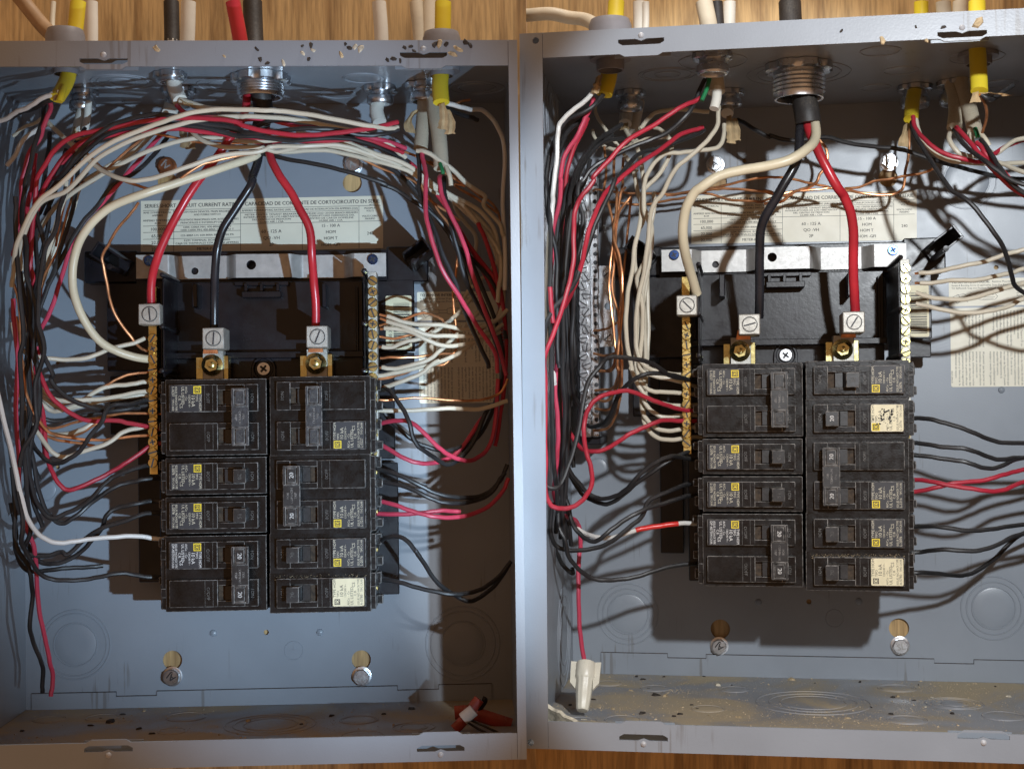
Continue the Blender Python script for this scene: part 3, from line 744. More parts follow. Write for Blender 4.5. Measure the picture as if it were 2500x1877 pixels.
    m = MB(); m.prism(rrect(l0, l1, v0, v1, .9, 3), (), .02, .14, T=T)
    lb = m.build('label', [{'black': 'ink', 'white': 'ink', 'tan': 'paper_tan', 'worn': 'paper_tan'}[lab]], e)
    inkm = {'black': 'print_cream', 'white': 'print_white', 'tan': 'ink', 'worn': 'ink'}[lab]
    m = MB(); H = v1 - v0; W = l1 - l0; zt = .2
    def TL(x, y): return T((l0 - y, v0 + x, zt))           # x along the text, y: minus distance across
    lg = W * .245
    x1 = lg + .8
    if lab != 'tan':
        my = MB(); my.prism([(l0 + .5, v0 + .4), (l0 + .5 + lg, v0 + .4), (l0 + .5 + lg, v0 + .4 + lg), (l0 + .5, v0 + .4 + lg)], (), .14, .19, T=T); my.build('maker_mark', ['print_yellow'], lb)
    def sq(mm, x0, x1_, y0, y1_, w, z=.24):
        for (aa, bb, cc, dd) in ((x0, x1_, y0, y0 + w), (x0, x1_, y1_ - w, y1_), (x0, x0 + w, y0, y1_), (x1_ - w, x1_, y0, y1_)):
            mm.add([T((l0 - 0 + cc, v0 + aa, z)), T((l0 + cc, v0 + bb, z)), T((l0 + dd, v0 + bb, z)), T((l0 + dd, v0 + aa, z))], [(0, 1, 2, 3)])
    md = MB(); sq(md, .4 + lg * .14, .4 + lg * .86, .5 + lg * .14, .5 + lg * .86, lg * .1)
    text(md, 'D', (.4 + lg * .5, -(.5 + lg * .5) - lg * .23), lg * .62, lambda x, y: T((l0 - y, v0 + x, .24)), align='c', bold=.15); md.build('maker_letter', ['ink'], lb)
    S = W / 20.0
    rows = [('TYPE HOM', x1, 2.0, 2.3), ('TIPO', x1, 4.0, 1.9), ('10 kA', x1 + .2, 6.7, 3.0), ('120/240 V~', x1, 8.6, 1.7), ('Al/Cu  - Cu', .6, 10.6, 1.8), ('UL LISTED', .8, 13.0, 2.4), ('C.B.', .8 + H * .33, 14.9, 2.0), ('CS', H * .68, 14.2, 2.6), ('ISSUE NO', .6, 17.0, 1.8), ('HACR TYPE', H * .52, 17.0, 1.8), (issue, .6, 19.0, 2.1), ('TIPO CA/AR', H * .52, 19.0, 1.8)]
    for s_, x, y, sz in rows:
        w = None
        tw = text_geo(s_); ww = (tw[3] - tw[2]) * sz * S * 1.06
        if x + ww > H - .4: w = H - .4 - x
        text(m, s_, (x, -y * S), sz * S * 1.06, TL, width=w)
    m.build('print', [inkm], lb)
    if lab == 'worn':
        m = MB(); rr = random.Random(5)
        for i in range(46):
            x, y = rr.gauss(.52, .2), rr.gauss(.5, .2)
            if not (.05 < x < .95 and .05 < y < .95): continue
            n = rr.randint(5, 8); R0 = rr.uniform(.4, 1.1)
            m.prism([(l0 + W * y + R0 * rr.uniform(.5, 1) * math.cos(6.283 * j / n), v0 + H * x + R0 * rr.uniform(.5, 1) * math.sin(6.283 * j / n)) for j in range(n)], (), .2, .26 + i * .001, T=T)
        m.build('worn_patch', ['breaker_plastic'], lb)
    # clamp ears at the wire end
    for k in range(poles):
        m = MB(); zt = -p.d * (TF - .46)
        m.box(Lb - .3, Lb + 4.2, k * Wp + Wp * .12, k * Wp + Wp * .34, zt - 9, zt - 1, bev=.6, em=1, T=T); m.box(Lb - .3, Lb + 3.2, k * Wp + Wp * .62, k * Wp + Wp * .9, zt - 12, zt - 2, bev=.6, em=1, T=T)
        m.box(Lb - .3, Lb + 1.4, k * Wp + Wp * .36, k * Wp + Wp * .6, zt - 14, zt - 6, bev=.3, T=T)
        m.build('wire_clamp', mats, e)
        m = MB(); c = T((Lb - 1.4, k * Wp + Wp * .5, zt - 4)); m.lathe(c, [(2.2, -2), (2.2, 1.5), (1.9, 2), (.02, 2.1)], 14); m.build('terminal_screw', ['brass'], e)
    return e
Bk = breaker
Bk(PL, 'L', 0, 2, 'two-pole breaker with scuffed grey handle tie, top of left column in left box', amps='20', labelpole=0, tie_grey=True, issue='L-0227')
Bk(PL, 'L', 2, 1, 'single breaker numbered 20 in left column, just below the top two-pole one, left box', tie_grey=True)
Bk(PL, 'L', 3, 1, 'single breaker numbered 15 in left column, just above the bottom two-pole one, left box', amps='15')
Bk(PL, 'L', 4, 2, 'two-pole breaker with white 20 marks at bottom of left column in left box', amp_white=True, lab='white', issue='DP-4075', off_txt='O/OFF')
Bk(PL, 'R', 0, 2, 'two-pole breaker switched off, scuffed grey tie, top of right column in left box', on=False, tie_grey=True, issue='L-0227')
Bk(PL, 'R', 2, 2, 'two-pole breaker with white 20 marks in right column of left box', amp_white=True, issue='L-3216')
Bk(PL, 'R', 4, 1, 'single breaker with dusty toggle, second from bottom in right column of left box')
Bk(PL, 'R', 5, 1, 'single breaker with pale label at bottom right in left box', lab='tan', issue='A-5780')
Bk(PR, 'L', 0, 2, 'two-pole breaker with black handle tie, top of left column in right box', labelpole=0, issue='L-0227')
Bk(PR, 'L', 2, 1, 'single breaker numbered 20 in left column, just below the top two-pole one, right box')
Bk(PR, 'L', 3, 1, 'single breaker numbered 15 in left column, just above the bottom two-pole one, right box', amps='15')
Bk(PR, 'L', 4, 2, 'two-pole breaker with white 20 marks at bottom of left column in right box', amp_white=True, lab='white', issue='DP-4075', off_txt='O/OFF')
Bk(PR, 'R', 0, 1, 'single breaker switched off, 15 toggle, top of right column in right box', on=False, amps='15')
Bk(PR, 'R', 1, 1, 'single breaker with white 20 and rubbed-off pale label in right box', amp_white=True, lab='worn')
Bk(PR, 'R', 2, 2, 'two-pole breaker with white 20 marks in right column of right box', amp_white=True, issue='L-3216')
Bk(PR, 'R', 4, 1, 'single breaker with dusty toggle, second from bottom in right column of right box')
Bk(PR, 'R', 5, 1, 'single breaker with pale label at bottom right in right box', lab='tan', issue='A-5780')

# ------------------------------------------------------------------ printed stickers on the back walls
def series_label(p, q, label):
    tl, tr, bl = [P(p, *c) for c in q]
    W = (tr - tl).length; H = (bl - tl).length; ux = (tr - tl) / W; uy = (tl - bl) / H; z = -p.d
    T3 = lambda v: tuple(bl + ux * v[0] + uy * v[1] + Vector((0, 0, v[2])))
    e = thing('rating_sticker', p, T3((W / 2, 0, 0)), label, 'sticker')
    m = MB(); m.box(0, W, 0, H, .02, .3, T=T3); b = m.build('sheet', ['paper'], e)
    m = MB(); T2 = lambda x, y: T3((x, y, .36))
    t = lambda s_, x, y, sz, al='c', w=None, bold=0: text(m, s_, (x * W, H - y * H), sz * H, T2, align=al, width=(w * W if w else None), bold=bold or .07)
    t('SERIES SHORT CIRCUIT CURRENT RATING / CAPACIDAD DE CORRIENTE DE CORTOCIRCUITO EN SERIE', .5, .135, .10, w=.97, bold=.12)
    def ln(x0, x1, y0, y1): m.box(x0 * W - .14, x1 * W + .14, H - y1 * H - .14, H - y0 * H + .14, .3, .36, T=T3)
    ln(0.01, .99, .185, .185); ln(0.01, .90, .48, .48)
    for x in (.135, .41, .665, .90): ln(x, x, .185, .99)
    for y in (.60, .73, .86): ln(0.01, .41, y, y)
    ln(.41, .90, .27, .27); ln(.9, .99, .48, .48)
    for i, s_ in enumerate(('100,000', '65,000', '22,000', '22,000')): t(s_, .068, .572 + .127 * i, .085)
    t('RMS SYMMETRICAL', .068, .245, .05, w=.115); t('AMPERES', .068, .30, .05); t('AMPERES SIMETRICOS', .068, .395, .05, w=.118); t('RCM', .068, .45, .05)
    t('EZM MAIN DEVICES, MAIN BREAKER', .272, .245, .05, w=.2); t('AND FUSIBLE SWITCH', .272, .30, .05); t('DISPOSITIVOS PRINCIPALES EZM, INTERRUPTORES', .272, .395, .05, w=.26); t('PRINCIPALES E INTERRUPTOR FUSIBLE', .272, .45, .05, w=.22)
    t('1000-1200A MH; 400-800A TYPE T', .272, .535, .05, w=.2); t('1000-1200A MH; 400-800A FUSE TIPO T', .272, .588, .05, w=.22); t('125-400A LH; 600-800A MH; 1200A PA', .272, .69, .05, w=.22)
    t('EZM TERMINAL BOX, 225-800A', .272, .785, .05, w=.19); t('CAJA DE TERMINALES EZM, 225-800 AMPERES', .272, .84, .05, w=.26); t('METER-PAK', .272, .955, .075)
    t('AMPERES INTERRUPTING RATING (AIR) / CAPACIDAD DE INTERRUPCION EN AMPERES (CIA)', .655, .245, .05, w=.48)
    for i, s_ in enumerate(('METER CENTER TENANT BREAKERS', 'INTERRUPTORES DE LOS HIBITANTES', 'DEL CENTRO DE MEDICION', '22,000 AIR / CIA')): t(s_, .537, .325 + .047 * i, .046, w=(.22, .23, .16, .1)[i])
    for i, s_ in enumerate(('HOMELINE LOAD CENTER BRANCH BREAKERS', 'INTERRUPTORES DERIVADOS DEL', 'CENTRO DE CARGA HOMELINE', '10,000 AIR / CIA')): t(s_, .782, .325 + .047 * i, .046, w=(.225, .2, .19, .1)[i])
    for i, s_ in enumerate(('60 - 125 A', 'QO -VH', '2P')): t(s_, .537, .66 + .125 * i, .088)
    for i, s_ in enumerate(('15 - 100 A', 'HOM', 'HOM T', 'HOM -GFI')): t(s_, .782, .575 + .12 * i, .082)
    for i, s_ in enumerate(('MAXIMUM', 'VOLTS', '', 'VOLTS COMO', 'MAXIMO')): t(s_, .946, .25 + .05 * i, .048)
    t('240', .946, .74, .082); t('40271-', .955, .185, .042)
    m.build('print', ['ink'], b)
series_label(PL, ((344, 491), (935, 478), (344, 620)), 'cream rating table sticker on back wall, crossed by cable shadows, in left box')
series_label(PR, ((1688, 478), (2238, 465), (1688, 596)), 'cream rating table sticker with glare at its right end in right box')
ENG = ['This equipment was designed', 'and tested by Square D to', 'performance levels which', 'exceed Underwriters', 'Laboratories (UL) standards.', 'Use of other than Square D', 'circuit breakers may', 'adversely affect user', 'safety, impair reliability and', 'void the warranty.']
ENG2 = ['Allowing petroleum based', 'paint, solvents or spray to', 'contact the non-metallic parts', 'of this product may adversely', 'affect user safety and impair', 'reliability.']
ESP = ['Este equipo ha sido diseñado', 'y probado por Square D, y', 'supera las normas de nivel de', 'rendimiento establecidas por', 'Underwriters Laboratories', '(UL). El uso de otros', 'interruptores automáticos que', 'no sean de Square D puede', 'afectar negativamente la', 'seguridad del usuario,', 'deteriorar la confiabilidad del', 'equipo y anular la garantía.']
ESP2 = ['Al permitir que las partes no', 'metálicas de este producto', 'entren en contacto con', 'pintura, solventes o rocíos', 'basados en derivados del', 'petróleo se podría afectar', 'negativamente la seguridad', 'del usuario y deteriorar la', 'confiabilidad del equipo.']
def notice(p, tlpx, trx, midy, boty, label):
    tl = P(p, *tlpx); tr = P(p, trx, tlpx[1]); ym = P(p, tlpx[0], midy).y; yb = P(p, tlpx[0], boty).y; z = -p.d
    x0, x1 = tl.x, min(tr.x, p.W2 - 2); W = x1 - x0
    e = thing('instruction_sticker', p, ((x0 + x1) / 2, yb, z), label, 'sticker')
    m = MB(); m.prism(rrect(x0, x1, ym, tl.y, 1), (), z + .02, z + .25); a = m.build('upper_sheet', ['paper'], e)
    m = MB(); T = lambda u, v: (x0 + u, ym + v, z + .3); H = tl.y - ym
    text(m, 'TO REMOVE INTERIOR:', (2, H - 3.3), 2.7, T, bold=.12); text(m, 'Remove Mounting', (32, H - 3.1), 2.0, T)
    text(m, 'Screw & Bonding Screw (if applicable). Snap Out Assembly.', (2, H - 5.6), 1.9, T); text(m, 'TO REPLACE: Snap into Position, Reinstall and Tighten.', (2, H - 7.8), 1.9, T)
    for i, s_ in enumerate(('PARA', 'QUITAR EL', 'INTERIOR:', 'Retire el', 'tornillo', 'de montaje.')): text(m, s_, (W * .74, H - 8.2 - 1.9 * i), 1.7, T)
    # line drawing of the latch
    def seg(pts):
        for (ax, ay), (bx_, by) in zip(pts, pts[1:]):
            dx, dy = bx_ - ax, by - ay; L = max(math.hypot(dx, dy), .01); nx, ny = -dy / L * .12, dx / L * .12
            m.add([T(ax + nx, ay + ny), T(bx_ + nx, by + ny), T(bx_ - nx, by - ny), T(ax - nx, ay - ny)], [(0, 1, 2, 3)])
    seg([(3, 7), (7, 9), (9, 4), (6, 2), (3, 7)]); seg([(5, 8), (11, 9.5), (13, 8), (16, 8), (16, 5), (10, 5)]); seg([(16, 7.4), (22, 7.6), (22, 5.4), (16, 5.4)])
    seg([(22, 8.6), (26, 9.4), (34, 9.2), (36, 7), (34, 4.6), (26, 4.4), (22, 5), (22, 8.6)]); seg([(25, 8.6), (33, 8.4)]); seg([(25, 6.6), (34, 6.6)]); seg([(25, 5.4), (33, 5.4)]); seg([(7, 3), (12, 4), (14, 3)])
    m.build('print', ['ink'], a)
    m = MB(); m.prism(rrect(x0 + .8, x1, yb, ym - 1.5, 1.6), (), z + .02, z + .25); a = m.build('lower_sheet', ['paper'], e)
    m = MB(); H = ym - 1.5 - yb; lh = 2.55
    T = lambda u, v: (x0 + v, ym - 3 - u, z + .3)           # reads downwards
    n = len(ESP2) + len(ESP)
    def block(lines, ux, vx, width):
        for i, s_ in enumerate(lines):
            w = text_geo(s_)[3] * 2.1
            text(m, s_, (ux, vx - i * lh), 2.1, T, width=width if w > width * .8 else None)
    half = H * .47
    block(ESP2, H * .53, 3 + lh * 8.4, half - 2.5); block(ESP, H * .53, 3 + lh * 21.4, half - 2.5); block(ENG2, 1, 3 + lh * 8.4, half - 1); block(ENG, 1, 3 + lh * 20.4, half - 1)
    text(m, '40271-894-01', (H - 14, 1.0), 1.7, T)
    m.build('print', ['ink'], a)
    m = MB(); text(m, 'ADVERTENCIA', (H * .40, 3 + lh * 22.6), 5.2, T, width=H * .56, bold=.2); text(m, 'WARNING', (2, 3 + lh * 22.6), 5.2, T, bold=.2, width=H * .32); m.build('heading', ['ink_red'], a)
notice(PL, (1018, 713), 1215, 783, 985, 'paper instruction sticker, half in dark shadow, at right of left box')
notice(PR, (2316, 682), 2540, 748, 945, 'cream instruction sticker in rotated small print at right of right box')
# sticker on the left wall of the right box
def side_sticker(p):
    zs = [PW(p, 1336, y, 'L') for y in (700, 1250)]; z1 = -28; z0 = -62; y0 = P(p, 1340, 1255, .8).y; y1 = P(p, 1340, 560, .8).y; x = -p.W1
    e = thing('listing_sticker', p, (x, y0, (z0 + z1) / 2), 'narrow paper listing sticker on left wall of right box behind the wires', 'sticker')
    m = MB(); m.box(x + .02, x + .3, y0, y1, z0, z1); s = m.build('sheet', ['paper'], e)
    m = MB(); T = lambda u, v: (x + .36, y1 - u, z1 - 3 - v)
    L = y1 - y0
    T = lambda u, v: (x + .36, y1 - u, z0 + v)
    for i in range(3): text(m, ('ENCLOSED PANELBOARD', 'GABINETE PARA TABLERO', 'Underwriters Laboratories Inc.')[i], (6, 24 - i * 8), 5.5, T)
    text(m, 'UL', (L * .6, 8), 16, T, bold=.6); text(m, 'Underwriters Laboratories Inc.', (L * .72, 10), 7, T)
    m.build('print', ['ink'], s)
side_sticker(PR)
# ------------------------------------------------------------------ cable connectors in the top walls
def connector(p, x, y, r, label, mt='zinc', h=15, kind='clamp', name='cable_connector', up=10):
    c = PW(p, x, y, 'T')
    e = thing(name, p, c, label, 'connector')
    m = MB()
    if kind == 'clamp':
        m.lathe(c, [(r * .78, up), (r * .8, -1), (r * .8, -h * .5), (r * .95, -h * .55), (r, -h * .62), (r, -h * .9), (r * .9, -h), (r * .74, -h), (r * .7, -h * .9), (r * .7, up)], 30, 'y')
        m.build('sleeve', [mt], e)
        m = MB(); m.lathe(c, [(r * .8, -.4), (r * 1.24, -.4), (r * 1.24, -3.6), (r * 1.05, -4.4), (r * .8, -4.4)], 36, 'y', tooth={1: .86, 2: .86}, smooth=False); m.build('locknut', [mt], e)
    elif kind == 'nipple':
        prof = [(r * .86, up), (r * .9, -1), (r * .9, -h * .34)]
        for i in range(5):
            a = -h * .36 - i * h * .12; prof += [(r * .96, a), (r * .9, a - h * .06)]
        prof += [(r * .88, -h), (r * .8, -h), (r * .78, -h * .9), (r * .76, up)]
        m.lathe(c, prof, 36, 'y'); m.build('threaded_sleeve', [mt], e)
        m = MB(); m.lathe(c, [(r * .9, -.4), (r * 1.22, -.4), (r * 1.22, -5), (r * 1.1, -6), (r * .9, -6)], 48, 'y', tooth={1: .92, 2: .92}, smooth=False); m.build('locknut', [mt], e)
        m = MB(); m.lathe(c, [(r * 1.0, 1.6), (r * 1.3, 1.6), (r * 1.3, up + 4), (r * 1.0, up + 12)], 30, 'y'); m.build('outer_hub', ['grey_pvc'], e)
    else:
        m.lathe(c, [(r * .7, -h), (r * .8, -h), (r * .82, -3), (r * 1.2, -3), (r * 1.2, -.3), (r * .8, -.3)], 30, 'y'); m.build('sleeve', [mt], e)
        m = MB(); m.lathe(c, [(r * 1.25, 1.6), (r * 1.25, up - 4), (r * 1.12, up), (r * .8, up), (r * .78, 1.6)], 30, 'y'); m.build('outer_hub', ['grey_pvc'], e)
    return e
connector(PL, 160, 160, 10, 'dark grey plastic hub around yellow cable at top left of left box', 'grey_pvc', 6, 'hub', up=23)
connector(PL, 201, 222, 9.0, 'silver cable clamp with grey cable below, upper left of left box', 'zinc', 14)
connector(PL, 415, 178, 9.0, 'dark ringed cable clamp, left of centre at top front of left box', 'zinc', 7)
connector(PL, 437, 216, 9.6, 'silver cable clamp behind dark ring, left of centre at top of left box', 'zinc', 13)
connector(PL, 636, 185, 16.5, 'large threaded steel nipple at top centre of left box', 'zinc_bright', 15, 'nipple', up=6)
connector(PL, 928, 210, 9.2, 'silver cable clamp with short white cable, right of centre of left box', 'zinc_bright', 13)
connector(PL, 1034, 204, 10.5, 'silver cable clamp behind yellow cable at top right of left box', 'zinc_bright', 13)
connector(PL, 1079, 165, 10, 'dark grey plastic hub around yellow cable at top right of left box', 'grey_pvc', 6, 'hub', up=23)
connector(PR, 1490, 137, 11.5, 'dark grey plastic hub around yellow cable at top left of right box', 'grey_pvc', 10, 'hub', up=24)
connector(PR, 1539, 224, 9.4, 'cable clamp holding two grey cables, upper left of right box', 'zinc', 14)
connector(PR, 1739, 132, 11, 'shaded cable clamp over split grey cable in right box', 'zinc', 14)
connector(PR, 1779, 222, 9.6, 'cable clamp behind split grey cable, above kraft paper in right box', 'zinc', 12)
connector(PR, 1950, 158, 19, 'large threaded nipple in shade at top centre of right box', 'zinc', 24, 'nipple', up=6)
connector(PR, 2234, 210, 10.5, 'cable clamp holding yellow cable right of centre in right box', 'zinc', 16)
connector(PR, 2334, 200, 12.0, 'cable clamp holding two tan cables at upper right of right box', 'zinc', 17)
connector(PR, 2388, 130, 11, 'dark grey plastic hub around yellow cable at top right of right box', 'grey_pvc', 8, 'hub', up=24)

# ------------------------------------------------------------------ sheathed cables
def cable(p, name, mt, r, spec, label, t0=.5, flat=1.0, paper=None, group=None, extra=()):
    pts = path(p, spec, t0); o = pts[-1]
    e = thing(name, p, o, label, 'cable', group)
    m = MB(); q = spline(pts, 8); m.tube(q, r, 14, flat=flat)
    m.build('sheath', [mt], e)
    for mt2, r2, sp, nm in extra:
        m = MB(); m.tube(spline(path(p, sp, t0), 6), r2, 10); m.build(nm, [mt2], e)
    if paper:
        for k, sp in enumerate(paper):
            pp = path(p, sp, t0); m = MB(); rnd = random.Random(k + len(sp)); q = spline(pp, 4); n = len(q); vs = []; w0 = 3.4
            for i, c in enumerate(q):
                w = w0 * (.55 + .5 * i / n) * rnd.uniform(.8, 1.15); f = rnd.uniform(-.8, .8)
                vs += [c + Vector((-w, f, .6)), c + Vector((-w * .3, rnd.uniform(-.5, .5), 1.6 + f)), c + Vector((w * .35, rnd.uniform(-.5, .5), .3)), c + Vector((w, -f, 1.3))]
            fs = [(4 * i + j, 4 * i + j + 1, 4 * i + j + 5, 4 * i + j + 4) for i in range(n - 1) for j in range(3)]
            m.add(vs, fs); m.add([v + Vector((0, 0, -.35)) for v in vs], [tuple(reversed(f)) for f in fs]); m.build('paper_wrap', ['kraft'], e)
    return e
def above(p, name, mt, r, spec, label, t0=.3, flat=1.0):
    pts = path(p, spec, t0); m = MB(); m.tube(spline(pts, 6), r, 12, flat=flat)
    return tag(m.build(name, [mt], None, p, pts[0]), label, 'cable')
L_, R_ = PL, PR
# left box
cable(L_, 'yellow_cable', 'yellow_sheath', 5.2, 'A 660,20,.62 635,250,.64 610,380,.66 585,560,.68 570,660,.70 530,750,.74 480,830,.78', 'yellow sheathed cable cut open below the hub, upper left of left box', flat=.7,
      paper=['A 500,770,.78 480,860,.79'], extra=[('yellow_sheath', 2.2, 'A 540,740,.76 520,800,.79 500,860,.8', 'sheath_flap')])
cable(L_, 'white_cable', 'white_sheath', 4.6, 'A 770,20,.24 770,380,.25 745,700,.25 720,860,.25 690,980,.27 655,1130,.3', 'grey-white cable in silver clamp, upper left of left box', flat=.85, paper=['A 645,1080,.31 640,1150,.32'], extra=[('white_sheath', 2.6, 'A 745,860,.3 735,1000,.31 715,1110,.32', 'second_cable')])
cable(L_, 'black_cable', 'black_sheath', 5.2, 'A 1445,20,.5 1450,280,.52 1450,370,.53', 'black cable above box top, left of centre of left box', extra=[('white_sheath', 4.9, 'A 1450,350,.53 1450,560,.55 1460,660,.57 1480,760,.59 1520,850,.62', 'white_inner_sheath'), ('white_wire', 2.2, 'A 1520,850,.63 1620,880,.64 1730,915,.65 1850,930,.6', 'wire')], paper=['A 1540,850,.64 1620,905,.66'])
cable(L_, 'white_cable', 'white_sheath', 5.2, 'A 1590,20,.28 1578,380,.28 1540,700,.28 1460,860,.3 1430,960,.34', 'white cable above box top beside black cable, left of centre of left box', paper=['A 1530,1020,.4 1550,1140,.45 1560,1250,.5', 'A 1600,1040,.4 1620,1160,.44 1610,1260,.48'])
cable(L_, 'service_cable', 'black_sheath', 6.6, 'A 2130,20,.42 2140,300,.45 2160,600,.5; B 120,760,.52 140,860,.5 150,950,.47', 'thick black service cable through large nipple in left box', extra=[('black_sheath', 6.0, 'B 150,900,.47 120,1050,.45 60,1200,.42', 'inner_sheath')])
above(L_, 'red_cable', 'thick_red', 5.0, 'A 1965,20,.6 2010,250,.6 2050,480,.6', 'red cable beside thick black service cable above left box')
cable(L_, 'white_cable', 'white_sheath', 4.9, 'B 1090,20,.3 1110,300,.3 1110,600,.3 1090,800,.3 1070,900,.31 1095,1000,.33', 'short bluish white cable below clamp right of centre in left box')
cable(L_, 'tan_cable', 'tan_sheath', 4.9, 'B 1395,20,.3 1430,330,.32 1450,700,.36 1460,850,.4 1450,1000,.44 1430,1220,.5', 'tan sheathed cable left of the pair under yellow cable in left box', flat=.8, paper=['B 1400,900,.45 1330,1000,.47 1350,1090,.48'])
cable(L_, 'tan_cable', 'tan_sheath', 5.2, 'B 1505,20,.3 1510,330,.33 1520,700,.38 1545,900,.44 1580,1100,.5 1600,1380,.56', 'tan sheathed cable right of the pair under yellow cable in left box', flat=.8, extra=[('green_wire', 1.3, 'B 1590,1340,.58 1610,1400,.6 1615,1425,.6', 'green_wire'), ('tan_sheath', 1.6, 'B 1640,1360,.57 1670,1450,.58 1680,1520,.58', 'sheath_flap')])
cable(L_, 'yellow_cable', 'yellow_sheath', 5.4, 'B 1615,20,.6 1610,330,.62 1600,560,.64 1590,700,.68 1600,840,.72', 'yellow sheathed cable at top right of left box', flat=.7, paper=['B 1605,850,.72 1620,950,.74 1610,1060,.75', 'B 1650,900,.72 1680,1000,.73 1670,1100,.74'])
above(L_, 'brown_cable', 'brown_cable', 5.2, 'A 150,-40,.35 270,110,.35 360,220,.37 470,330,.4 540,430,.42 580,520,.42', 'brown cable slanting behind yellow cable above top left of left box')
above(L_, 'white_cable', 'white_wire', 2.0, 'A 450,20,.1 440,200,.12 450,420,.15', 'thin white cable between brown and yellow cables above left box')
above(L_, 'white_cable', 'white_sheath', 2.3, 'A 725,20,.2 730,250,.2 735,440,.2', 'thin grey cable beside white cable above top left of left box')
# right box
cable(R_, 'yellow_cable', 'yellow_sheath', 5.8, 'I 880,20,.55 865,260,.58 850,420,.60 830,520,.62 820,620,.65 800,720,.67 775,800,.68', 'yellow sheathed cable cut open below the hub, upper left of right box', flat=.75, paper=['I 740,640,.70 720,720,.72 700,790,.72'])
cable(R_, 'white_cable', 'white_sheath', 5.0, 'I 1075,20,.18 1075,300,.18 1010,760,.18 985,850,.2 965,950,.24 955,1050,.28', 'grey-white cable, nearer of two in the clamp, upper left of right box', extra=[('white_sheath', 4.2, 'I 1075,860,.18 1045,1000,.22 1015,1130,.26', 'second_cable')], paper=['I 960,1040,.3 950,1100,.32'])
cable(R_, 'grey_cable', 'tan_sheath', 6.0, 'I 1620,20,.56 1665,250,.57 1690,470,.58 1700,560,.6 1715,680,.62 1725,780,.63', 'grey split cable with jacket hanging open, left of centre in right box', extra=[('white_sheath', 3.4, 'I 1730,740,.64 1725,830,.65 1705,920,.66', 'jacket_flap'), ('green_wire', 1.5, 'I 1670,650,.66 1640,760,.68 1600,850,.69', 'green_wire')])
above(R_, 'black_cable', 'black_sheath', 4.6, 'I 1725,20,.3 1740,250,.3', 'black cable beside white cable above right box')
cable(R_, 'white_cable', 'white_sheath', 4.8, 'I 1835,20,.18 1830,300,.18 1830,740,.18 1825,850,.2 1815,960,.24', 'white cable entering the box behind the split cable in right box', paper=['I 1830,980,.3 1840,1100,.34 1850,1210,.36', 'I 1880,1000,.3 1895,1100,.33 1890,1190,.35'])
cable(R_, 'service_cable', 'black_sheath', 7.8, 'J 235,20,.48 250,250,.5 300,520,.5 340,700,.52 355,820,.55 370,900,.57', 'thick black service cable through large nipple in right box', extra=[('black_sheath', 8.7, 'J 362,870,.57 380,960,.58 390,1040,.58', 'tape_wrap')])
cable(R_, 'yellow_cable', 'yellow_sheath', 5.2, 'J 1345,20,.22 1340,300,.22 1300,700,.23 1275,830,.27 1265,920,.31 1258,1010,.34', 'yellow sheathed cable right of the nipple in right box', flat=.85, paper=['J 1230,1040,.36 1200,1150,.4 1190,1240,.42'])
cable(R_, 'tan_cable', 'tan_sheath', 5.4, 'J 1530,20,.26 1545,250,.26 1600,690,.28 1630,820,.32 1640,950,.37 1625,1080,.42', 'tan cable left of the pair at upper right of right box', flat=.85)
cable(R_, 'tan_cable', 'tan_sheath', 5.4, 'J 1675,20,.26 1670,250,.27 1680,690,.3 1730,850,.36 1765,970,.42 1800,1120,.48', 'tan cable right of the pair, green wire in its end, upper right of right box', flat=.85, extra=[('green_wire', 1.7, 'J 1800,1090,.5 1820,1150,.53 1825,1165,.53', 'green_wire'), ('tan_sheath', 1.6, 'J 1850,1130,.48 1890,1180,.49 1920,1230,.49', 'sheath_flap'), ('tan_sheath', 1.6, 'J 1760,1130,.48 1775,1190,.49 1785,1220,.49', 'sheath_flap')])
cable(R_, 'yellow_cable', 'yellow_sheath', 5.6, 'J 1815,20,.6 1815,260,.62 1820,430,.64 1828,600,.67 1835,770,.7', 'yellow sheathed cable at top right of right box', flat=.75, paper=['J 1850,790,.7 1960,790,.71 2080,810,.7', 'J 1800,780,.7 1800,870,.7'], extra=[('copper', 1.0, 'J 1840,800,.7 1890,900,.66 1895,1000,.62 1860,1120,.58', 'copper_wire'), ('black_wire', 1.6, 'J 1850,800,.7 1900,830,.7 1940,840,.68 2030,780,.66 2120,720,.64', 'black_wire')])
above(R_, 'brown_cable', 'tan_sheath', 5.0, 'I -60,150,.3 150,130,.33 330,120,.35 480,150,.35 620,170,.37 720,230,.4 790,320,.42 830,440,.42', 'tan cable curving in from the left above right box')
above(R_, 'white_cable', 'white_sheath', 2.6, 'I 1130,20,.2 1130,200,.2 1120,320,.2', 'thin white cable beside white cable above upper left of right box')

